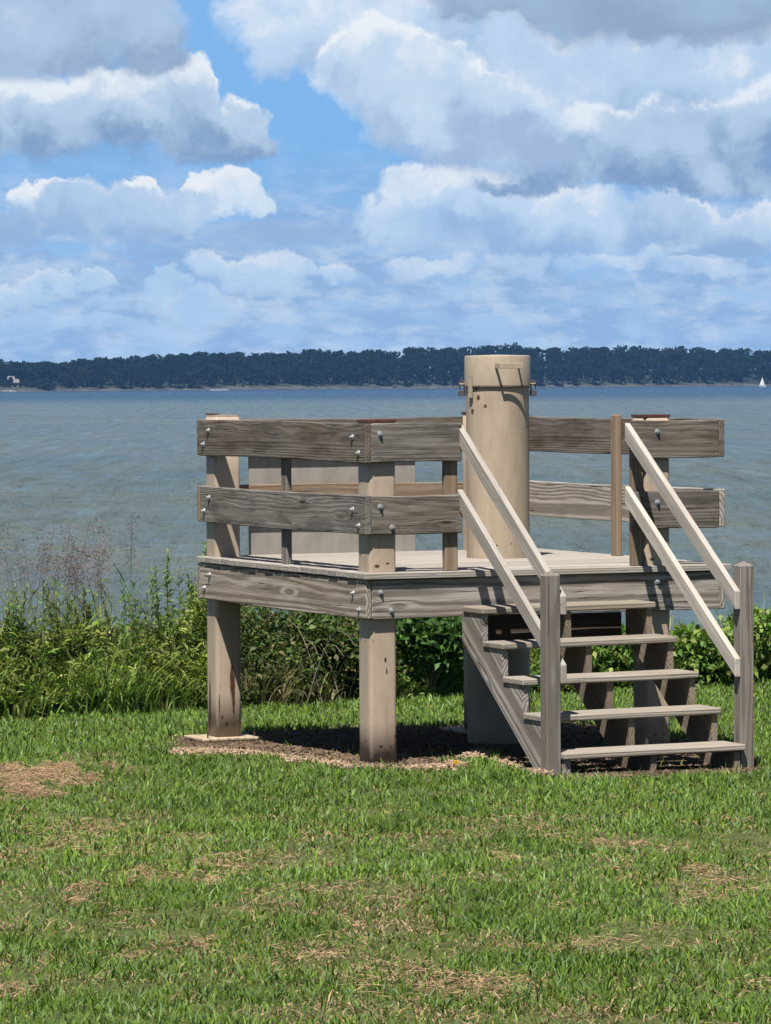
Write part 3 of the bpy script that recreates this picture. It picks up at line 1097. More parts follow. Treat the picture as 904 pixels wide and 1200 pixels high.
# deck boards, running across, ends showing on the left
nb = 19
pitch = (L_ + .045 + .028) / nb
dlen = W_ + .012 + .035
bm = bmesh.new()
box_bm(bm, (-dlen / 2, -pitch / 2 + .003, -.019), (dlen / 2, pitch / 2 - .003, .019))
bmesh.ops.bevel(bm, geom=bm.edges[:], offset=.004, segments=1, affect='EDGES')
first = None
for k in range(nb):
    if first is None:
        first = from_bm('deck_board', bm, W_DECK, PLAT)
        o = first
    else:
        o = first.copy(); link(o, PLAT)
    v = -.028 + pitch * (k + .5)
    o.location = (-.012 + dlen / 2 + random.uniform(-.006, .004), v, ZD - .019 + random.uniform(-.0015, .0015))
    o.rotation_euler = (random.uniform(-.006, .006), 0, random.uniform(-.0008, .0008))
    if k == 0:
        o.rotation_euler = (0, 0, 0)
# joists and inner beams under the deck
for u in (.33, .66, .98, 1.30, 1.62, 2.14):
    board('joist', (u, T + .004, ZF + .02), (u + T, L_ - .004, ZD - .042), 'v', 'z', W_JOIST, 0)
# posts
def post_bm(wd, r, z0, z1, wob=0.0):
    bm = bmesh.new()
    ring = []
    h = wd / 2
    for k, (cx, cy) in enumerate(((h - r, h - r), (-h + r, h - r), (-h + r, -h + r), (h - r, -h + r))):
        for i in range(6):
            a = math.pi / 2 * k + math.pi / 2 * i / 5
            ring.append((cx + r * math.cos(a), cy + r * math.sin(a)))
    lv = []
    zs = np.linspace(z0, z1, 7)
    for z in zs:
        lv.append([bm.verts.new((x, y, z)) for x, y in ring])
    n = len(ring)
    for a, b in zip(lv[:-1], lv[1:]):
        for i in range(n):
            f = bm.faces.new((a[i], a[(i + 1) % n], b[(i + 1) % n], b[i]))
    bm.faces.new(lv[-1]); bm.faces.new(lv[0][::-1])
    return bm


PW = .180
ZP = 2.062
for (u0, v0, mt, lab) in ((T + .002, T + .002, P_POST, 'clean beige post at the front corner'), (T + .002, L_ - PW - .002, P_RUSTY, 'beige post with long rust streaks'),
                          (UC0, T + .002, P_POST, 'shaded beige post behind the steps'), (UC0, L_ - PW - .002, P_POST, 'rear post behind the steel pipe')):
    ZP = 2.047 if lab.startswith('clean') else 2.062
    bm = post_bm(PW, .026, -.12, ZP)
    o = from_bm('post', bm, mt, PLAT, smooth=True)
    for p in o.data.polygons:
        if abs(p.normal.z) > .9: p.use_smooth = False
    o.location = (u0 + PW / 2, v0 + PW / 2, 0)
    o['label'] = lab
    if lab.startswith('beige post with'):
        # red plate on one half, beige filler on the rest
        bm = post_bm(PW * .96, .02, ZP + .001, ZP + .012)
        from_bm('post_cap', bm, P_POST, o)
        bm = bmesh.new(); box_bm(bm, (-.086, -.02, ZP + .013), (-.030, .086, ZP + .022))
        from_bm('red_shim', bm, M_RED, o)
    else:
        bm = post_bm(PW * 1.03, .008, ZP + .001, ZP + .016)
        from_bm('post_cap', bm, M_RED, o)
    if v0 > 1:
        wx, wy = to_world(u0 + PW / 2, v0 + PW / 2)
        gz = ground_z(wx, wy)
        bm = bmesh.new()
        box_bm(bm, (-.22, -.17, gz + .016), (.20, .17, gz + .034))
        bmesh.ops.bevel(bm, geom=bm.edges[:], offset=.004, segments=1, affect='EDGES')
        from_bm('base_plate', bm, M_PLATE, o)
        for (ax, ay) in ((.16, -.13), (.16, .13), (-.17, -.13)):
            bm = bmesh.new()
            cyl_bm(bm, .006, .006, gz + .034, gz + .085, 8)
            bmesh.ops.translate(bm, verts=bm.verts[:], vec=(ax, ay, 0))
            from_bm('anchor_bolt', bm, M_RUST, o)
# balusters
board('baluster', (T + .001, 1.320, ZD - .0), (2 * T, 1.409, ZT + BH - .03), 'z', 'v', W_POST, 3)
board('baluster', (W_ - 2 * T, 1.320, ZD), (W_ - T - .001, 1.409, ZT + BH + .02), 'z', 'v', W_BAL, 3)
board('baluster', (U_L - .100, T + .001, ZD), (U_L - .012, 2 * T, ZT + BH - .03), 'z', 'u', W_BAL, 3)
board('baluster', (U_R + .012, T + .001, ZD), (U_R + .092, 2 * T, ZT + BH - .03), 'z', 'u', W_BAL, 3)
board('baluster', (1.16, L_ - T - .001, ZD), (1.25, L_ - .001, ZT + BH - .03), 'z', 'u', W_BAL, 3)
# weathered grey sheet on the lake side of the back rails
bm = bmesh.new()
box_bm(bm, (.368, L_ + T + .004, ZD - .035), (1.575, L_ + T + .016, ZT + .17))
bmesh.ops.bevel(bm, geom=bm.edges[:], offset=.002, segments=1, affect='EDGES')
from_bm('back_panel', bm, M_PANEL, PLAT)

# steps
TZ0, TV0, RUN, RISE, TD = .938, -.3066, .2756, .1958, .279
TU0, TU1 = .622, 1.795
for k in range(5):
    v, z = TV0 - RUN * k, TZ0 - RISE * k
    tu1 = TU1 + (.012 if k == 4 else 0)
    o = board('tread', (TU0, v, z - T), (tu1, v + TD, z), 'u', 'v', W_TREAD, 3, .007, .002)
    mm = MATS[o.name]
    setm(o, Matrix.Translation(mm.translation + Vector((0, 0, .001))) @ Matrix.Rotation(-.0075, 4, 'Y') @ mm.to_3x3().to_4x4())
slope = math.atan2(RISE, RUN)
# stringers: polygon in (v,z) turned into a frame that lies along the slope
sd = Vector((0, -math.cos(slope), -math.sin(slope)))       # down the steps
sn = Vector((0, -math.sin(slope), math.cos(slope)))        # up, across the slope
su = sd.cross(sn)


def slope_frame(u, v, z):
    m = Matrix.Identity(4)
    for i in range(3):
        m[i][0], m[i][1], m[i][2], m[i][3] = sd[i], sn[i], su[i], (u, v, z)[i]
    return m


def vz_poly(u, pts):
    o = Vector((u, pts[0][0], pts[0][1]))
    fr = slope_frame(*o)
    inv = fr.inverted()
    r = []
    for (v, z) in pts:
        q = inv @ Vector((u, v, z))
        r.append((q.x, q.y))
    return fr, r


NOSE = .026
pts = []
for k in range(5):
    v, z = TV0 - RUN * k, TZ0 - RISE * k - T - .001
    vb = -.001 if k == 0 else TV0 - RUN * (k - 1) + NOSE
    pts += [(vb, z), (v + NOSE, z)]
GZ_FRONT = .02
vF = TV0 - 4 * RUN + NOSE
pts.append((vF, -.05))
# straight lower edge
low0 = (vF + .29, -.05)
kk = RISE / RUN
pts.append(low0)
v_hi = -.001
pts.append((v_hi, low0[1] + (v_hi - low0[0]) * kk))
for u, sm_ in ((TU0 + .030, W_FASC), ((TU0 + TU1) / 2, W_STRING_SHADED), (TU1 - .035, W_STRING_SHADED)):
    fr, pl = vz_poly(u, pts)
    slab('stringer', pl, fr, T, sm_, bevel=0)
board('ledger', (TU0 + .052, T + .006, .672), (TU1 - .057, 2 * T + .004, ZF - .004), 'u', 'z', W_JOIST, 0)
# newel posts with pointed tops
NV0, NV1 = -1.362, -1.273
for u0, u1, zt_, lab in ((TU0 - .091, TU0 - .002, 1.178, 'left newel post of the steps'), (TU1 + .002, TU1 + .091, 1.205, 'right newel post of the steps')):
    c = Vector(((u0 + u1) / 2, (NV0 + NV1) / 2, .5))
    h = (u1 - u0) / 2
    zb = -.15
    bm = bmesh.new()
    vs = box_bm(bm, (zb - .5, -h, -h), (zt_ - .5, h, h))
    bmesh.ops.bevel(bm, geom=bm.edges[:], offset=.005, segments=1, affect='EDGES')
    top = [f for f in bm.faces if f.normal.x > .9][0]
    r = bmesh.ops.poke(bm, faces=[top])
    for v in r['verts']:
        v.co.x += .024
    for k in range(4):
        bmesh.ops.bisect_plane(bm, geom=bm.verts[:] + bm.edges[:] + bm.faces[:], plane_co=(zb - .5 + (zt_ - zb) * (k + 1) / 5, 0, 0), plane_no=(1, 0, 0))
    for v in bm.verts:
        v.co.y += random.uniform(-.001, .001); v.co.z += random.uniform(-.001, .001)
    o = from_bm('newel_post', bm, W_POST, PLAT)
    o.matrix_local = Matrix.Translation(c) @ frame('z', 'u').to_4x4()
    o['label'] = lab
# handrails: 2x4 on edge on the inner sides of the newels, ends cut plumb
VT_, VE = .036, NV0 - .002
for u in (TU0 + T / 2 - .001, TU1 - T / 2 + .001):
    for zt_, ze_ in ((2.030, 1.056), (1.640, .660)):
        k = (zt_ - ze_) / (VT_ - VE)
        dz = .089 * math.sqrt(1 + k * k)
        pl_ = [(VT_, zt_), (VE, ze_), (VE, ze_ - dz), (VT_, zt_ - dz)]
        fr, pl2_ = vz_poly(u, pl_)
        slab('handrail', pl2_, fr, T, W_HAND, bevel=.004)

# ------------------------------------------------------------------ the steel pipe standing through the deck
PU, PV, PR = 1.609, 1.533, .2035
LR = .2125
Z1, Z2 = 2.258, 2.452
pxw, pyw = to_world(PU, PV)
pgz = ground_z(pxw, pyw)
HA = math.radians(-90 + 16)           # direction the handle faces, measured in world


def pol(r, a, z):
    return (r * math.cos(a), r * math.sin(a), z)


PIPE = empty('capped_steel_pipe', (pxw, pyw, pgz), 0, 'thick beige steel pipe with lid and handle rising through the deck', 'pipe')
spots = []
for (px, py, sr) in ((561, 466, .016), (559.5, 454.5, .012), (569.5, 476, .013), (554.5, 482.5, .016), (617.5, 500.5, .010), (553, 457, .018), (582, 640, .006), (599, 638, .006)):
    off = (px - 584.5) / F_PX * 27.2
    a = -math.pi / 2 + math.asin(max(-.99, min(.99, off / PR)))
    z = 2.252 - (py - 453) / F_PX * 27.15 - pgz
    spots.append((PR * math.cos(a), PR * math.sin(a), z, sr))
P_PIPE = paint('beige_pipe_paint', (0.222, 0.180, 0.132), 0.55, 0, spots, streak=.2)
P_LID = paint('beige_lid_paint', (0.222, 0.184, 0.138), 0.5, 0)


def lathe(name, prof, mat, parent, seg=64, sharp=True):
    bm = bmesh.new()
    rings = []
    for (r, z) in prof:
        if r < 1e-6:
            rings.append([bm.verts.new((0, 0, z))])
        else:
            rings.append([bm.verts.new((r * math.cos(6.28318530 * i / seg), r * math.sin(6.28318530 * i / seg), z)) for i in range(seg)])
    for a, b in zip(rings[:-1], rings[1:]):
        for i in range(seg):
            j = (i + 1) % seg
            if len(a) == 1: bm.faces.new((a[0], b[j], b[i]))
            elif len(b) == 1: bm.faces.new((a[i], a[j], b[0]))
            else: bm.faces.new((a[i], a[j], b[j], b[i]))
    o = from_bm(name, bm, mat, parent, smooth=True)
    o.data.set_sharp_from_angle(angle=math.radians(35))
    return o


zz = lambda z: z - pgz
lathe('pipe_body', [(PR, -.25), (PR, zz(1.2)), (PR, zz(1.7)), (PR, zz(Z1))], P_PIPE, PIPE)
lathe('flange', [(PR - .01, zz(Z1) - .011), (LR + .004, zz(Z1) - .011), (LR + .006, zz(Z1) - .006), (LR + .004, zz(Z1) - .001), (PR - .01, zz(Z1) - .001)], M_RUST, PIPE)
lathe('lid', [(LR - .02, zz(Z1) + .0005), (LR, zz(Z1) + .001), (LR, zz(Z2) - .012), (LR - .003, zz(Z2) - .003), (LR - .012, zz(Z2)), (0, zz(Z2) + .006)], P_LID, PIPE)


def obox(name, size, centre, ang, mat, parent, bev=.003):
    bm = bmesh.new()
    box_bm(bm, [-s / 2 for s in size], [s / 2 for s in size])
    bmesh.ops.bevel(bm, geom=bm.edges[:], offset=bev, segments=2, affect='EDGES')
    bmesh.ops.transform(bm, matrix=Matrix.Translation(centre) @ Matrix.Rotation(ang, 4, 'Z'), verts=bm.verts[:])
    return from_bm(name, bm, mat, parent)


# strap handle: a bar held off the lid by two short arms, one bent piece
bm = bmesh.new()
tang = HA + math.pi / 2
hw, st, hh = .079, .088, .035
zc = zz(2.385)
prof = [(LR - .02, -hw), (LR + st, -hw), (LR + st, hw), (LR - .02, hw)]
prof_in = [(LR - .02, -hw + .008), (LR + st - .008, -hw + .008), (LR + st - .008, hw - .008), (LR - .02, hw - .008)]
vo, vi = [], []
for (rr, tt), (ri, ti) in zip(prof, prof_in):
    for lst, (a_, b_) in ((vo, (rr, tt)), (vi, (ri, ti))):
        xy = Vector((math.cos(HA), math.sin(HA))) * a_ + Vector((math.cos(tang), math.sin(tang))) * b_
        lst.append([bm.verts.new((xy.x, xy.y, zc + s * hh / 2)) for s in (-1, 1)])
for k in range(3):
    bm.faces.new((vo[k][0], vo[k + 1][0], vo[k + 1][1], vo[k][1]))
    bm.faces.new((vi[k][0], vi[k][1], vi[k + 1][1], vi[k + 1][0]))
    bm.faces.new((vo[k][1], vo[k + 1][1], vi[k + 1][1], vi[k][1]))
    bm.faces.new((vo[k][0], vi[k][0], vi[k + 1][0], vo[k + 1][0]))
for k in (0, 3):
    bm.faces.new((vo[k][0], vo[k][1], vi[k][1], vi[k][0]))
bmesh.ops.recalc_face_normals(bm, faces=bm.faces[:])
bmesh.ops.bevel(bm, geom=bm.edges[:], offset=.002, segments=1, affect='EDGES')
from_bm('handle', bm, P_LID, PIPE)
# hasps on both sides, rusty loops that lock the lid down
for sgn, ang in ((-1, math.pi - .10), (1, -.06)):
    cx, cy = math.cos(ang), math.sin(ang)
    h = obox('hasp', (.05, .030, .012), ((LR + .010) * cx, (LR + .010) * cy, zz(Z1) + .012), ang, P_LID, PIPE)
    bm = bmesh.new()
    # closed loop: frame with rounded top
    for (a_, b_, c_, d_) in ((-.006, .006, -.085, .028), (.030, .042, -.085, .028)):
        box_bm(bm, (a_, -.008, c_), (b_, .008, d_))
    box_bm(bm, (-.004, -.0075, .0285), (.040, .0075, .040))
    box_bm(bm, (-.010, -.016, -.088), (.046, .016, -.042))
    bmesh.ops.bevel(bm, geom=bm.edges[:], offset=.003, segments=1, affect='EDGES')
    bmesh.ops.transform(bm, matrix=Matrix.Translation(((LR + .004) * cx, (LR + .004) * cy, zz(Z1) + .002)) @ Matrix.Rotation(ang, 4, 'Z') @ Matrix.Scale(.78, 4), verts=bm.verts[:])
    from_bm('padlock', bm, M_RUST, h)
aa = -math.pi / 2 - math.asin(.165 / PR)
obox('clasp', (.016, .034, .150), ((LR + .006) * math.cos(aa), (LR + .006) * math.sin(aa), zz(Z1) - .005), aa, P_LID, PIPE)
aa = math.pi * .5
obox('hinge', (.03, .10, .09), ((LR + .010) * math.cos(aa), (LR + .010) * math.sin(aa), zz(Z1)), aa, M_RUST, PIPE)


# ------------------------------------------------------------------ lawn
def blades(x, y, z, length, width, lean, colr, R):
    n = len(x)
    az = R.uniform(0, 6.283, n)
    side = np.stack([np.cos(az), np.sin(az), np.zeros(n)], -1)
    la = R.uniform(0, 6.283, n)
    ld = np.stack([np.cos(la), np.sin(la), np.zeros(n)], -1)
    b = np.stack([x, y, z], -1)
    up = np.array([0, 0, 1.0])
    cosl, sinl = np.cos(lean), np.sin(lean)
    m = b + up * (length * .55 * cosl)[:, None] + ld * (length * .45 * sinl)[:, None]
    t = m + up * (length * .45 * np.cos(lean * 1.6))[:, None] + ld * (length * .55 * np.sin(np.minimum(lean * 1.6, 1.7)))[:, None]
    w2 = (width / 2)[:, None]
    v = np.stack([b - side * w2 * .8, b + side * w2 * .8, m + side * w2, m - side * w2, t], 1)
    i = np.arange(n) * 5
    q = np.stack([i, i + 1, i + 2, i + 3], -1)
    tr = np.stack([i + 3, i + 2, i + 4], -1)
    c = np.repeat(colr[:, None, :], 5, 1)
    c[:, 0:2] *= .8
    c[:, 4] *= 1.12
    return v, q, tr, c


def build_lawn():
    R = np.random.default_rng(3)
    V, Q, TR, C = [], [], [], []
    base = 0
    for (y0, y1, dens, wmul) in ((12.2, 15, 6400, .80), (15, 18, 5800, .84), (18, 22, 4600, .95), (22, 27, 3800, 1.05), (27, 38.5, 2300, 1.35)):
        hwid = .0907 * y1 + 1.7
        n = int((y1 - y0) * 2 * hwid * dens)
        x = R.uniform(-hwid, hwid, n)
        y = R.uniform(y0, y1, n)
        # tufts: pull part of the blades together
        k = R.random(n) < .6
        cell = .075
        jx = np.floor(x / cell); jy = np.floor(y / cell)
        cx = (jx + vnoise(jx * 1.37 + .2, jy * 2.11 + .7, 31)) * cell
        cy = (jy + vnoise(jx * 2.31 + .5, jy * 1.77 + .1, 33)) * cell
        x = np.where(k, cx + R.normal(size=n) * .016, x)
        y = np.where(k, cy + R.normal(size=n) * .016, y)
        bl = np.clip(np.where(x < 3, 32.75 + 0.84 * x, 35.27 + 0.35 * (x - 3)), 26, 44) + .25
        sa = straw_amount(x, y)
        bare = in_bare(x, y)
        u = (x - XB) * CT + (y - YB) * ST
        v = -(x - XB) * ST + (y - YB) * CT
        keep = ((np.abs(x) < .0907 * y + .5) | (R.random(n) < .55)) & (y < bl) & ~(bare & (R.random(n) > .02)) & ((R.random(n) > sa * .62))
        tuft = fbm(x * 3.5, y * 3.5, 41)
        keep &= R.random(n) < np.clip(.35 + (tuft - .3) * 2.4, .35, 1)
        x, y, sa, tuft = x[keep], y[keep], sa[keep], tuft[keep]
        n = len(x)
        z = GS * (y - G0) - .006
        kind = R.random(n)
        big = fbm(x * .9, y * .55, 51)
        L = R.uniform(.026, .066, n) * (.55 + tuft * .95)
        L = np.where(kind > .94, L * 1.55, L)
        # blades standing just before a patch are mown off with it
        sf = straw_amount(x, y + .16)
        worn = np.clip((fbm(x * 2.0, y * .9, 21) - .42) * 3.0, 0, .6) * np.clip((24.2 - y) / 5, 0, 1)
        L *= (1 - np.maximum(np.maximum(sa, sf) * .50, worn * .5))
        Wd = R.uniform(.0042, .0098, n) * wmul
        lean = np.abs(R.normal(size=n)) * .55 + .18
        g1 = np.array([.060, .112, .016]); g2 = np.array([.142, .215, .036]); g3 = np.array([.110, .175, .070])
        f = R.random(n)[:, None]
        col = g1 * (1 - f) + g2 * f
        m3 = (R.random(n) < .22)
        col[m3] = g3 * R.uniform(.8, 1.3, (m3.sum(), 1))
        col *= (.70 + .60 * big)[:, None] * R.uniform(.75, 1.25, (n, 1))
        dry = np.clip((fbm(x * 3.0, y * 1.5, 21, 5) - .38) * 2.6, 0, .62) * np.clip((24.2 - y) / 5, .10, 1)
        dead = R.random(n) < np.clip(sa * 1.0 + .06 + dry + (.5 - tuft) * .25, 0.03, .96)
        sc_ = np.array([.26, .195, .110]) * R.uniform(.55, 1.30, (n, 1))
        col[dead] = sc_[dead]
        lean = np.where(dead, lean + .55, lean)
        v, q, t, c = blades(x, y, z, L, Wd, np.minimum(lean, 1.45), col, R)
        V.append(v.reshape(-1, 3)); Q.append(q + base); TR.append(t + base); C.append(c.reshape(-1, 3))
        base += n * 5
    o = np_mesh('lawn_grass', np.concatenate(V), [np.concatenate(Q), np.concatenate(TR)], M_GRASS, np.concatenate(C))
    tag(o, 'short mown lawn grass with green and straw coloured blades', 'grass', kind='stuff')


build_lawn()


def flat_bits(name, x, y, z, length, width, colr, R, label, cat, tilt=.25):
    n = len(x)
    a = R.uniform(0, 6.283, n)
    el = R.normal(size=n) * tilt
    d = np.stack([np.cos(a) * np.cos(el), np.sin(a) * np.cos(el), np.sin(el)], -1)
    s = unit(np.cross(d, np.array([0, 0, 1.0]) + R.normal(size=(n, 3)) * .35))
    nn = np.cross(s, d)
    b = np.stack([x, y, z], -1) - d * (length / 2)[:, None]
    e = b + d * length[:, None]
    w2 = (width / 2)[:, None]
    v = np.stack([b - s * w2, b + s * w2, e + s * w2 * .7, e - s * w2 * .7, (b + e) / 2 + nn * w2], 1)
    i = np.arange(n) * 5
    tr = np.concatenate([np.stack([i + p, i + q, i + 4], -1) for p, q in ((0, 1), (1, 2), (2, 3), (3, 0))])
    c = np.repeat(colr[:, None, :], 5, 1).reshape(-1, 3)
    o = np_mesh(name, v.reshape(-1, 3), [tr], M_STRAW, c)
    tag(o, label, cat, kind='stuff')


def build_straw():
    R = np.random.default_rng(8)
    n = 330000
    y = R.uniform(12.2, 25.5, n)
    x = R.uniform(-1, 1, n) * (.0907 * y + .6)
    sa = np.maximum(straw_amount(x, y), np.clip((fbm(x * 4.0, y * 2.0, 23, 5) - .55) * 3.0, 0, .45) * np.clip((24.5 - y) / 5, 0, 1))
    k = (R.random(n) < sa ** 1.5 * .8) & ~in_bare(x, y)
    x, y, sa = x[k], y[k], sa[k]
    n = len(x)
    z = GS * (y - G0) + .006 + R.uniform(0, .052, n) * sa
    col = np.array([.225, .152, .092]) * R.uniform(.35, 1.4, (n, 1)) * (1 + R.normal(size=(n, 3)) * .05)
    flat_bits('thatch', x, y, z, R.uniform(.02, .075, n), R.uniform(.002, .0048, n), col, R, 'dried grass clippings lying in tan patches on the lawn', 'dead grass')


build_straw()


def build_mulch():
    R = np.random.default_rng(9)
    lo, hi = BARE.min(0), BARE.max(0)
    n = 110000
    x = R.uniform(lo[0], hi[0], n); y = R.uniform(lo[1], hi[1], n)
    # distance to the front edge of the bare patch
    k = in_bare(x, y)
    x, y = x[k], y[k]
    front = np.array([on_ground(p[0], p[1] + (14 if p[0] < 560 else -7)) for p in ((200, 868), (280, 871), (330, 877), (380, 883), (420, 889), (470, 892), (520, 888), (560, 891), (585, 900), (616, 914), (664, 921), (880, 914))])
    fy = np.interp(x, front[:, 0], front[:, 1])
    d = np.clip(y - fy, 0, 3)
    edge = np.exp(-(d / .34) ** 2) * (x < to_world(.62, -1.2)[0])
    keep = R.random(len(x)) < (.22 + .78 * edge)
    x, y, edge = x[keep], y[keep], edge[keep]
    n = len(x)
    z = GS * (y - G0) + .004 + R.uniform(0, .028, n) * edge
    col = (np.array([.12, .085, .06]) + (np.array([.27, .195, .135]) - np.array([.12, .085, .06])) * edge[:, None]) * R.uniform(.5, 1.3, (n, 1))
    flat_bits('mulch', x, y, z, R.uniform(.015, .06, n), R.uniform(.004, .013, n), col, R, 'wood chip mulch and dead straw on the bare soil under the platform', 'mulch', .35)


build_mulch()


# ------------------------------------------------------------------ plants along the bank
def bank_at(px):
    """world x and front line y of the overgrown bank at a place across the picture"""
    x = 0.0
    for _ in range(30):
        y = bank_line(x)
        x = (px - 452) / F_PX * y
    return x, bank_line(x)


class Plant:
    def __init__(self):
        self.q, self.c = [], []
    def add(self, q, c):
        self.q.append(q); self.c.append(np.repeat(c[:, None, :], 4, 1))
    def build(self, name, parent=None, mat=None):
        q = np.concatenate(self.q); c = np.concatenate(self.c).reshape(-1, 3)
        return np_mesh(name, q.reshape(-1, 3), [np.arange(len(q) * 4).reshape(-1, 4)], mat or M_LEAF, c, parent=parent)


GREENS = np.array([[.055, .115, .022], [.085, .150, .028], [.040, .085, .022], [.120, .165, .035], [.065, .120, .045]])


def pick(R, n, pal=GREENS, var=.3):
    return pal[R.integers(0, len(pal), n)] * R.uniform(1 - var, 1 + var, (n, 1))


def undergrowth(name, px0, px1, depth, dens, hfun, label, pal, R, lsize=(.05, .12), lw=.35, setback=0.0, upw=.25):
    """leafy mass whose height follows the bank"""
    x0, _ = bank_at(px0); x1, _ = bank_at(px1)
    area = (x1 - x0) * depth
    n = int(area * dens)
    x = R.uniform(x0, x1, n)
    d = R.uniform(0, 1, n) ** 1.3 * depth
    bl = np.where(x < 3, 32.75 + 0.84 * x, 35.27 + 0.35 * (x - 3))
    y = bl + setback + d + (fbm(x * 2.5, x * 0 + 3.3, 61) - .5) * .7
    pxs = 452 + x / y * F_PX
    h = hfun(pxs) * (.30 + 1.35 * fbm(x * 2.9, y * 2.2, 63))
    h = h * np.clip(.30 + d / .55, .30, 1.0)
    f = R.random(n) ** .62
    z = GS * (y - G0) + h * f
    # keep the mass hollow at places so it reads as clumps and gaps
    hole = fbm(x * 5.5, y * 3 + z * 5.5, 65)
    keep = hole > .44 - .10 * f
    x, y, z, f, d = x[keep], y[keep], z[keep], f[keep], d[keep]
    n = len(x)
    up = np.array([0, 0, 1.0])
    dirn = unit(R.normal(size=(n, 3)) * np.array([1, 1, .55]) + up * upw)
    side = unit(np.cross(dirn, up + R.normal(size=(n, 3)) * .7))
    L = R.uniform(*lsize, n)
    P = Plant()
    tone = .65 + .7 * fbm(x * 3, z * 3 + y, 67)
    P.add(leaves(np.stack([x, y, z], -1), dirn, side, L, L * lw * R.uniform(.7, 1.3, n), up * (L * .25)[:, None]), pick(R, n, pal) * tone[:, None])
    o = P.build(name)
    tag(o, label, 'undergrowth', kind='stuff')


TOPL = np.array([(-200, .58), (0, .56), (60, .54), (110, .58), (160, .56), (200, .62), (240, .72), (300, .78), (420, .74), (540, .66), (640, .50), (740, .42), (790, .30), (840, .34), (880, .46), (1100, .50)])
hL = lambda px: np.interp(px, TOPL[:, 0], TOPL[:, 1])
Ru = np.random.default_rng(21)
PAL_L = np.array([[.115, .180, .030], [.175, .220, .042], [.075, .132, .026], [.195, .220, .062], [.125, .150, .052]])
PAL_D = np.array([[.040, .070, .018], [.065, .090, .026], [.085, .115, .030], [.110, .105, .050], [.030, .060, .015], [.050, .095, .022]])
PAL_R = np.array([[.080, .155, .028], [.125, .195, .040], [.052, .110, .023], [.165, .205, .060]])
undergrowth('undergrowth', -260, 262, 2.6, 7200, hL, 'yellow green tangled undergrowth on the bank left of the platform', PAL_L, Ru, (.04, .11), .20, upw=.75)
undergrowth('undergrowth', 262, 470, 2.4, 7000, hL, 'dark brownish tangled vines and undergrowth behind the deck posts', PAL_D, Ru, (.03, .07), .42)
undergrowth('undergrowth', 470, 1150, 2.4, 8600, hL, 'bright green leafy undergrowth on the bank behind and right of the steps', PAL_R, Ru, (.025, .085), .26, upw=.7)


def stem_bm(bm, pts, r0, r1):
    prev = None
    n = len(pts)
    for i, p in enumerate(pts):
        r = r0 + (r1 - r0) * i / (n - 1)
        ring = [bm.verts.new((p[0] + r * math.cos(2.0944 * k), p[1] + r * math.sin(2.0944 * k), p[2])) for k in range(3)]
        if prev:
            for k in range(3):
                bm.faces.new((prev[k], prev[(k + 1) % 3], ring[(k + 1) % 3], ring[k]))
        prev = ring


def stem_path(R, h, bend, n=7):
    a = R.uniform(0, 6.283)
    return [(math.cos(a) * bend * (i / (n - 1)) ** 2, math.sin(a) * bend * (i / (n - 1)) ** 2, h * i / (n - 1)) for i in range(n)]


def interp_path(pts, f):
    pts = np.array(pts)
    t = f * (len(pts) - 1)
    i = np.clip(t.astype(int), 0, len(pts) - 2)
    k = (t - i)[:, None]
    return pts[i] * (1 - k) + pts[i + 1] * k


def stalk_plant(px, back, h, label, R, pal, nst=3, leaf=(.06, .11), spread=.10, plume=True, group='tall weeds along the bank'):
    x, y = bank_at(px)
    y += back
    x = (px - 452) / F_PX * y
    e = empty('weed_stalk', (x, y, ground_z(x, y)), 0, label, 'plant', group)
    bm = bmesh.new()
    P = Plant()
    for s in range(nst):
        hh = h * R.uniform(.86, 1.0) if s else h
        pts = stem_path(R, hh, .10)
        ox, oy = (R.normal() * spread, R.normal() * spread) if s else (0, 0)
        pts = [(p[0] + ox, p[1] + oy, p[2] - .02) for p in pts]
        stem_bm(bm, pts, .006, .0025)
        n = 170
        f = R.uniform(.12, 1.0, n)
        c = interp_path(pts, f)
        a = R.uniform(0, 6.283, n)
        el = R.uniform(.0, .9, n) * (.4 + f)
        d = np.stack([np.cos(a) * np.cos(el), np.sin(a) * np.cos(el), np.sin(el)], -1)
        sd_ = unit(np.cross(d, np.array([0, 0, 1.0]) + R.normal(size=(n, 3)) * .3))
        L = R.uniform(*leaf, n) * np.clip(1.35 - f * .75, .4, 1.1)
        P.add(leaves(c, d, sd_, L, L * .20, np.array([0, 0, 1.0]) * (L * .3)[:, None]), pick(R, n, pal) * (.7 + .5 * f)[:, None])
    from_bm('stem', bm, M_STEM, e)
    P.build('foliage', e)


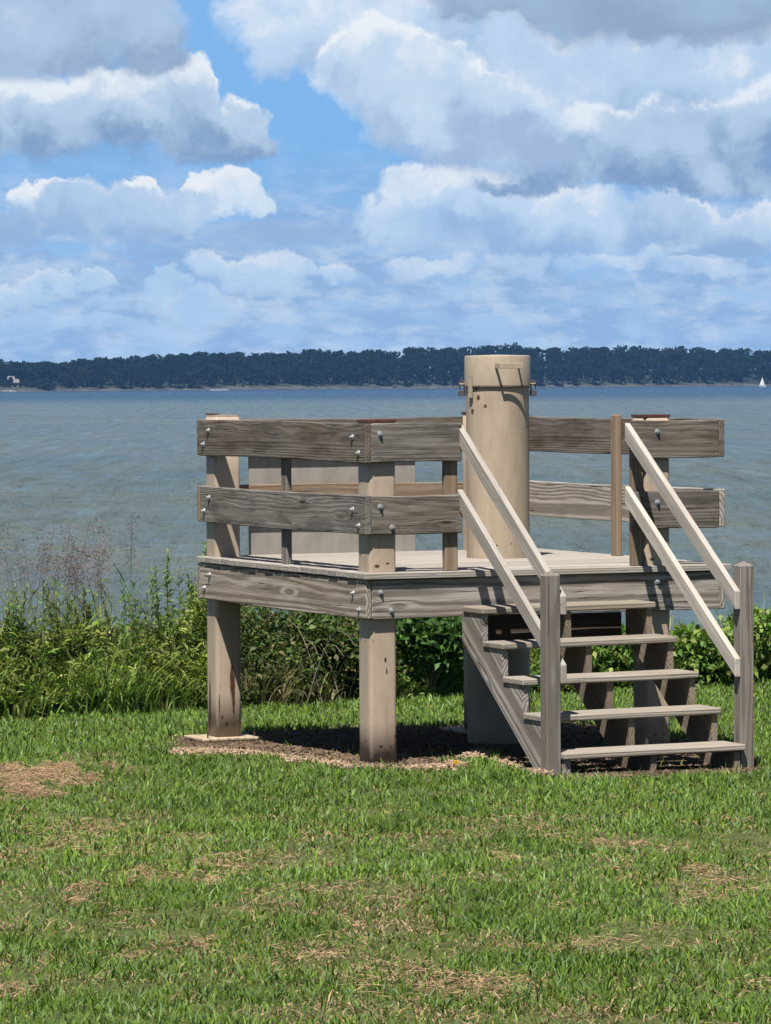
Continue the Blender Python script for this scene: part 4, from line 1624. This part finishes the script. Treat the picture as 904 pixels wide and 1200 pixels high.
def verge():
    R = np.random.default_rng(31)
    n = 13000
    x = R.uniform(-4.2, 5.0, n)
    bl = np.where(x < 3, 32.75 + 0.84 * x, 35.27 + 0.35 * (x - 3))
    t = np.abs(R.normal(size=n)) * .34
    y = bl + .05 + t + (fbm(x * 2.5, x * 0 + 3.3, 61) - .5) * .7
    L = R.uniform(.08, .20, n) + t * R.uniform(.1, .5, n) + np.clip(fbm(x * 1.7, y * 1.7, 35) - .5, 0, 1) * .5
    col = np.array([[.055, .115, .020], [.100, .155, .034], [.125, .165, .045], [.17, .165, .075]])[R.choice(4, n, p=[.35, .35, .2, .1])] * R.uniform(.7, 1.3, (n, 1))
    v, q, t_, c = blades(x, y, GS * (y - G0) - .01, L, R.uniform(.006, .014, n), np.minimum(np.abs(R.normal(size=n)) * .45 + .15, 1.3), col, R)
    for (xa, xb, nn_, la, lb, pal_) in ((1.3, 5.0, 2400, .28, .66, (.9, 1.1)), (-4.2, -1.25, 1500, .30, .66, (1.0, 1.25))):
        xx = R.uniform(xa, xb, nn_)
        bb = np.where(xx < 3, 32.75 + 0.84 * xx, 35.27 + 0.35 * (xx - 3))
        yy = bb + R.uniform(.05, 1.3, nn_)
        cl = np.array([[.075, .150, .026], [.125, .190, .040], [.155, .200, .055]])[R.integers(0, 3, nn_)] * R.uniform(pal_[0] * .8, pal_[1] * 1.1, (nn_, 1))
        v2, q2, t2, c2 = blades(xx, yy, GS * (yy - G0) - .01, R.uniform(la, lb, nn_), R.uniform(.008, .015, nn_), np.minimum(np.abs(R.normal(size=nn_)) * .35 + .2, 1.1), cl, R)
        off_ = v.reshape(-1, 3).shape[0]
        v = np.concatenate([v, v2]); q = np.concatenate([q, q2 + off_]); t_ = np.concatenate([t_, t2 + off_]); c = np.concatenate([c, c2])
    o = np_mesh('verge_grass', v.reshape(-1, 3), [q, t_], M_GRASS, c.reshape(-1, 3))
    tag(o, 'unmown longer grass where the lawn meets the overgrown bank', 'grass', kind='stuff')


verge()
Rp = np.random.default_rng(77)
PAL_G = np.array([[.100, .170, .035], [.135, .195, .045], [.075, .140, .030], [.160, .190, .060]])
for px, back, h, lab in ((194, .5, 1.20, 'tallest bright green weed stalk rising against the water left of the platform'),
                         (228, .4, 1.28, 'tall green weed stalks beside the rusty post, brushing the platform corner'),
                         (212, .9, 1.06, 'green weed stalk between the two tallest stalks left of the platform')):
    stalk_plant(px, back, h, lab, Rp, PAL_G, 4, (.06, .11), .07)
SHADE = ('yellow green', 'bright green', 'olive green', 'pale green')
WHERE = ('at the left picture edge', 'below the leftmost purple grass', 'right of the leftmost purple grass', 'below the second purple clump', 'in front of the sparse tall seeding grass',
         'left of the darkest purple seed heads', 'below the darkest purple seed heads', 'below the tall drooping purple grass', 'just right of the drooping purple grass', 'midway between the purple grass and the tallest stalk',
         'two stalks left of the tallest one', 'beside the tallest weed stalk on its left')
PALS = (np.array([[.150, .190, .045], [.120, .165, .035]]), np.array([[.085, .165, .032], [.110, .185, .040]]), np.array([[.085, .110, .032], [.110, .130, .045]]), np.array([[.140, .185, .070], [.115, .160, .060]]))
for k, wh in enumerate(WHERE):
    stalk_plant(4 + k * 15.5 + Rp.uniform(-4, 4), Rp.uniform(.25, .9), Rp.uniform(.82, 1.02), 'slender %s leafy weed stalk %s' % (SHADE[k % 4], wh), Rp, PALS[k % 4], 3, (.05, .10), .08)
for px, back, h, lab in ((292, .4, .98, 'green weed stalk beside the rear of the rusty post, seen under the deck'),
                         (318, .5, .92, 'yellowing weed stalk under the left deck beam'),
                         (352, .5, .95, 'pale weed stalk among vines under the left deck beam'),
                         (402, .5, .90, 'weed stalk just left of the clean front post')):
    stalk_plant(px, back, h, lab, Rp, np.array([[.12, .15, .04], [.17, .17, .07], [.08, .11, .03]]), 2)


def seed_grass(px, back, h, label, R, nst=5, spread=.075, head=(.135, .10, .115)):
    x, y = bank_at(px)
    y += back
    x = (px - 452) / F_PX * y
    e = empty('seeding_grass', (x, y, ground_z(x, y)), 0, label, 'plant', 'purple seeding grasses on the bank')
    bm = bmesh.new()
    P = Plant(); H = Plant()
    for s in range(nst):
        hh = h * R.uniform(.80, 1.0) if s else h
        pts = stem_path(R, hh, R.uniform(.05, .22), 8)
        ox, oy = R.normal() * spread, R.normal() * spread
        pts = [(p[0] + ox, p[1] + oy, p[2] - .02) for p in pts]
        stem_bm(bm, pts, .0035, .0014)
        n = 70
        f = R.uniform(.74, 1.0, n)
        c = interp_path(pts, f)
        a = R.uniform(0, 6.283, n)
        el = R.uniform(-.9, .6, n)
        d = np.stack([np.cos(a) * np.cos(el), np.sin(a) * np.cos(el), np.sin(el)], -1)
        ln = R.uniform(.02, .085, n) * (1.25 - f * .6)
        b = c + d * ln[:, None]
        sd_ = unit(R.normal(size=(n, 3)))
        H.add(leaves(b, unit(d + np.array([0, 0, -.5])), sd_, R.uniform(.014, .028, n), R.uniform(.006, .010, n)), np.array(head) * R.uniform(.6, 1.5, (n, 1)))
        H.add(leaves(c, d, sd_, ln, np.full(n, .0022)), np.array(head) * R.uniform(.6, 1.3, (n, 1)))
        m = 9
        f = R.uniform(.05, .6, m)
        c = interp_path(pts, f)
        a = R.uniform(0, 6.283, m)
        d = unit(np.stack([np.cos(a), np.sin(a), R.uniform(.6, 2.0, m)], -1))
        P.add(leaves(c, d, unit(np.cross(d, R.normal(size=(m, 3)))), R.uniform(.2, .4, m), R.uniform(.008, .014, m), np.array([0, 0, 1.0]) * .05), pick(R, m, PAL_G))
    from_bm('stem', bm, M_STEM, e)
    P.build('blade', e)
    H.build('seed_head', e)


for px, back, h, lab in ((10, .9, 1.46, 'tallest purple brown seeding grass at the left picture edge'),
                         (28, .6, 1.18, 'short purple seeding grass just right of the tallest one'),
                         (48, .8, 1.30, 'thin purple seeding grass, second tall clump from the left edge'),
                         (66, 1.1, 1.34, 'sparse tall seeding grass standing behind the second purple clump'),
                         (84, .7, 1.22, 'drooping purple seed heads, darkest clump of the row'),
                         (101, .6, 1.12, 'short purple seeding grass between the darkest clump and the tall drooping one'),
                         (120, .9, 1.30, 'thin purple seeding grass just left of the rightmost clump'),
                         (138, .9, 1.38, 'tall drooping purple seeding grass, rightmost clump of the row')):
    seed_grass(px, back, h + .12, lab, Rp)


def blade_clump(px, fwd, h, label, R, n=70, pal=PAL_G, spread=.12, name='long_grass', group='long grass clumps at the foot of the bank', width=(.010, .020), droop=.5):
    x, y = bank_at(px)
    y += fwd
    x = (px - 452) / F_PX * y
    N = n
    bx = R.normal(size=N) * spread; by = R.normal(size=N) * spread * .7
    a = np.arctan2(by, bx) + R.normal(size=N) * .7
    L = h * R.uniform(.6, 1.1, N)
    lean = np.abs(R.normal(size=N)) * .35 + .2
    col = pick(R, N, pal)
    segs = 5
    pts = []
    cur = np.stack([bx, by, np.full(N, -.02)], -1)
    ang = lean * .4
    hd = np.stack([np.cos(a), np.sin(a)], -1)
    for s in range(segs):
        pts.append(cur)
        cur = cur + np.stack([hd[:, 0] * np.sin(ang), hd[:, 1] * np.sin(ang), np.cos(ang)], -1) * (L / segs)[:, None]
        ang = ang + lean * droop * (.6 + s * .35)
    pts.append(cur)
    sidev = np.stack([-hd[:, 1], hd[:, 0], np.zeros(N)], -1)
    wd = R.uniform(*width, N)
    V, Fq = [], []
    prof = [.7, 1, 1, .8, .5, .04]
    for s in range(segs + 1):
        V.append(pts[s] - sidev * (wd * prof[s] / 2)[:, None]); V.append(pts[s] + sidev * (wd * prof[s] / 2)[:, None])
    V = np.stack(V, 1)
    k = V.shape[1]
    i = np.arange(N) * k
    for s in range(segs):
        Fq.append(np.stack([i + 2 * s, i + 2 * s + 1, i + 2 * s + 3, i + 2 * s + 2], -1))
    c = np.repeat(col[:, None, :], k, 1)
    o = np_mesh(name, V.reshape(-1, 3), [np.concatenate(Fq)], M_LEAF, c.reshape(-1, 3))
    o.location = (x, y, ground_z(x, y))
    tag(o, label, 'grass', group)


for px, fwd, h, lab in ((98, .05, .50, 'largest clump of long arching grass at the foot of the left bank'),
                        (70, .10, .44, 'long arching grass clump touching the largest one on its left'),
                        (128, .05, .46, 'long grass clump just right of the largest one'),
                        (158, .08, .42, 'long grass clump midway to the rusty post'),
                        (186, .10, .34, 'low grass clump beneath the tall weed stalks'),
                        (40, .10, .38, 'long grass clump second from the left picture edge'),
                        (10, .10, .36, 'long grass clump at the left picture edge'),
                        (215, .15, .30, 'small grass clump beside the rusty post'),
                        (896, .3, .88, 'tall dark grass clump at the right picture edge behind the newel post'),
                        (830, .3, .46, 'long pale grass clump right of the steps')):
    blade_clump(px, fwd, h, lab, Rp, n=130 if h > .4 else 80)
PAL_TAN = np.array([[.30, .25, .14], [.22, .20, .10], [.36, .31, .19], [.14, .16, .05]])
for px, fwd, h, lab in ((306, .1, .42, 'pale dry grass clump seen under the deck just right of the rusty post'),
                        (330, .15, .38, 'pale dry grass clump under the deck, left of the middle'),
                        (300, .35, .55, 'taller dry stalks behind the pale grass beside the rusty post'),
                        (365, .2, .28, 'low dry grass clump midway between the two front posts'),
                        (410, .2, .30, 'dry grass clump against the clean front post')):
    blade_clump(px, fwd, h, lab, Rp, n=90, pal=PAL_TAN, name='dry_grass', group='dry grass clumps under the deck', width=(.006, .013))


def shrub(px, back, wd, h, label, R, pal, n=2600, lsize=(.05, .09)):
    x, y = bank_at(px)
    y += back
    x = (px - 452) / F_PX * y
    e = empty('shrub', (x, y, ground_z(x, y)), 0, label, 'shrub', 'leafy shrubs behind the steps')
    bm = bmesh.new()
    P = Plant()
    for k in range(13):
        a = R.uniform(0, 6.283); rr = R.uniform(.2, 1) * wd / 2
        tip = (math.cos(a) * rr, math.sin(a) * rr * .8, h * R.uniform(.45, .95))
        pts = [(tip[0] * t ** 1.4, tip[1] * t ** 1.4, tip[2] * t - .02) for t in np.linspace(0, 1, 6)]
        stem_bm(bm, pts, .007, .002)
        m = n // 13
        c = np.array(tip) + R.normal(size=(m, 3)) * np.array([.11, .11, .09]) * (wd / .6)
        c[:, 2] = np.clip(c[:, 2], .02, h * 1.05)
        d = unit(R.normal(size=(m, 3)) + np.array([0, -.3, .1]))
        s = unit(np.cross(d, np.array([0, 0, 1.0]) + R.normal(size=(m, 3)) * .6))
        L = R.uniform(*lsize, m)
        P.add(leaves(c, d, s, L, L * .55, np.array([0, 0, 1.0]) * (L * .3)[:, None]), pick(R, m, pal))
    from_bm('stem', bm, M_STEM, e)
    P.build('foliage', e)


PAL_S = np.array([[.035, .085, .020], [.050, .110, .025], [.028, .065, .018], [.065, .125, .035]])
shrub(503, .10, .62, .66, 'dark green leafy shrub framed by the front post and the steps', Rp, PAL_S)
shrub(700, .2, .50, .46, 'leafy shrub glimpsed between the treads of the steps', Rp, PAL_R, 1800)
shrub(822, .1, .60, .44, 'bright leafy shrub between the steps and the right newel post', Rp, PAL_R, 2400)
shrub(895, .2, .50, .55, 'leafy shrub at the right picture edge', Rp, PAL_R, 1800)
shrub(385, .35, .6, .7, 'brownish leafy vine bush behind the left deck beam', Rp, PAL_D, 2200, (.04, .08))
# feathery pale weed right of the deck
blade_clump(782, .7, .80, 'pale feathery weed rising beside the steps against the water', Rp, n=46, pal=np.array([[.36, .34, .27], [.28, .30, .18], [.22, .26, .12]]), spread=.10,
            name='feathery_weed', group='pale weeds', width=(.004, .008), droop=.3)
blade_clump(803, .5, .66, 'green feathery weed right of the pale one beside the steps', Rp, n=50, pal=PAL_R, spread=.12, name='feathery_weed', group='pale weeds', width=(.005, .010), droop=.35)


# pale bare vine stems looping through the dark growth
def vines():
    R = np.random.default_rng(13)
    k = 0
    for px, h, lab in ((345, .60, 'bare pale vine arching through the dark growth, leftmost of three'), (372, .66, 'bare pale vine arching highest through the dark growth'),
                       (398, .52, 'bare pale vine nearest the clean front post')):
        x, y = bank_at(px)
        x = (px - 452) / F_PX * y
        bm = bmesh.new()
        for s in range(4):
            a = R.uniform(-1, 1)
            wd = R.uniform(.25, .5) * (1 if R.random() > .5 else -1)
            pts = [(wd * t + a * .1, -.05 + .1 * R.normal() * 0 + .08 * math.sin(3 * t + s), -.02 + h * R.uniform(.97, 1.0) * math.sin(min(1, t * 1.25) * 2.2) * (1 - .12 * s)) for t in np.linspace(0, 1, 12)]
            stem_bm(bm, pts, .004, .002)
        o = from_bm('vine', bm, plain('pale_vine_bark', (.16, .135, .10), .85, 0, .25, 20), None)
        o.location = (x, y, ground_z(x, y))
        tag(o, lab, 'vine', 'bare vines under the deck')


vines()

# dandelion in the lawn before the mulch edge
dx_, dy_ = on_ground(534, 906)
e = empty('dandelion', (dx_, dy_, ground_z(dx_, dy_)), 0, 'single yellow dandelion in the grass before the mulch edge', 'flower')
bm = bmesh.new()
stem_bm(bm, [(0, 0, -.02), (.002, 0, .03), (.003, -.003, .055)], .002, .0018)
from_bm('stem', bm, plain('dandelion_stem', (.12, .18, .06), .7), e)
P = Plant()
m = 60
a = rng.uniform(0, 6.283, m); el = rng.uniform(.1, 1.4, m)
d = np.stack([np.cos(a) * np.cos(el), np.sin(a) * np.cos(el), np.sin(el)], -1)
P.add(leaves(np.tile(np.array([[.003, -.003, .055]]), (m, 1)), d, unit(np.cross(d, rng.normal(size=(m, 3)))), np.full(m, .022), np.full(m, .008)), np.tile(np.array([[.75, .52, .03]]), (m, 1)))
P.build('petals', e)

# ------------------------------------------------------------------ air
bm = bmesh.new()
box_bm(bm, (-1500, -80, -11.0), (1500, 3100, 26.0))
hz = from_bm('haze', bm, None)
hm = bpy.data.materials.new('lake_haze')
hm.use_nodes = True
hm.node_tree.nodes.clear()
ho = hm.node_tree.nodes.new('ShaderNodeOutputMaterial')
hv = hm.node_tree.nodes.new('ShaderNodeVolumePrincipled')
hv.inputs['Color'].default_value = (0.20, 0.48, 1.0, 1)
hv.inputs['Density'].default_value = 0.000050
hv.inputs['Anisotropy'].default_value = 0.0
hm.node_tree.links.new(hv.outputs[0], ho.inputs['Volume'])
hz.data.materials.append(hm)
tag(hz, 'thin bluish summer haze over the lake', 'haze', kind='stuff')
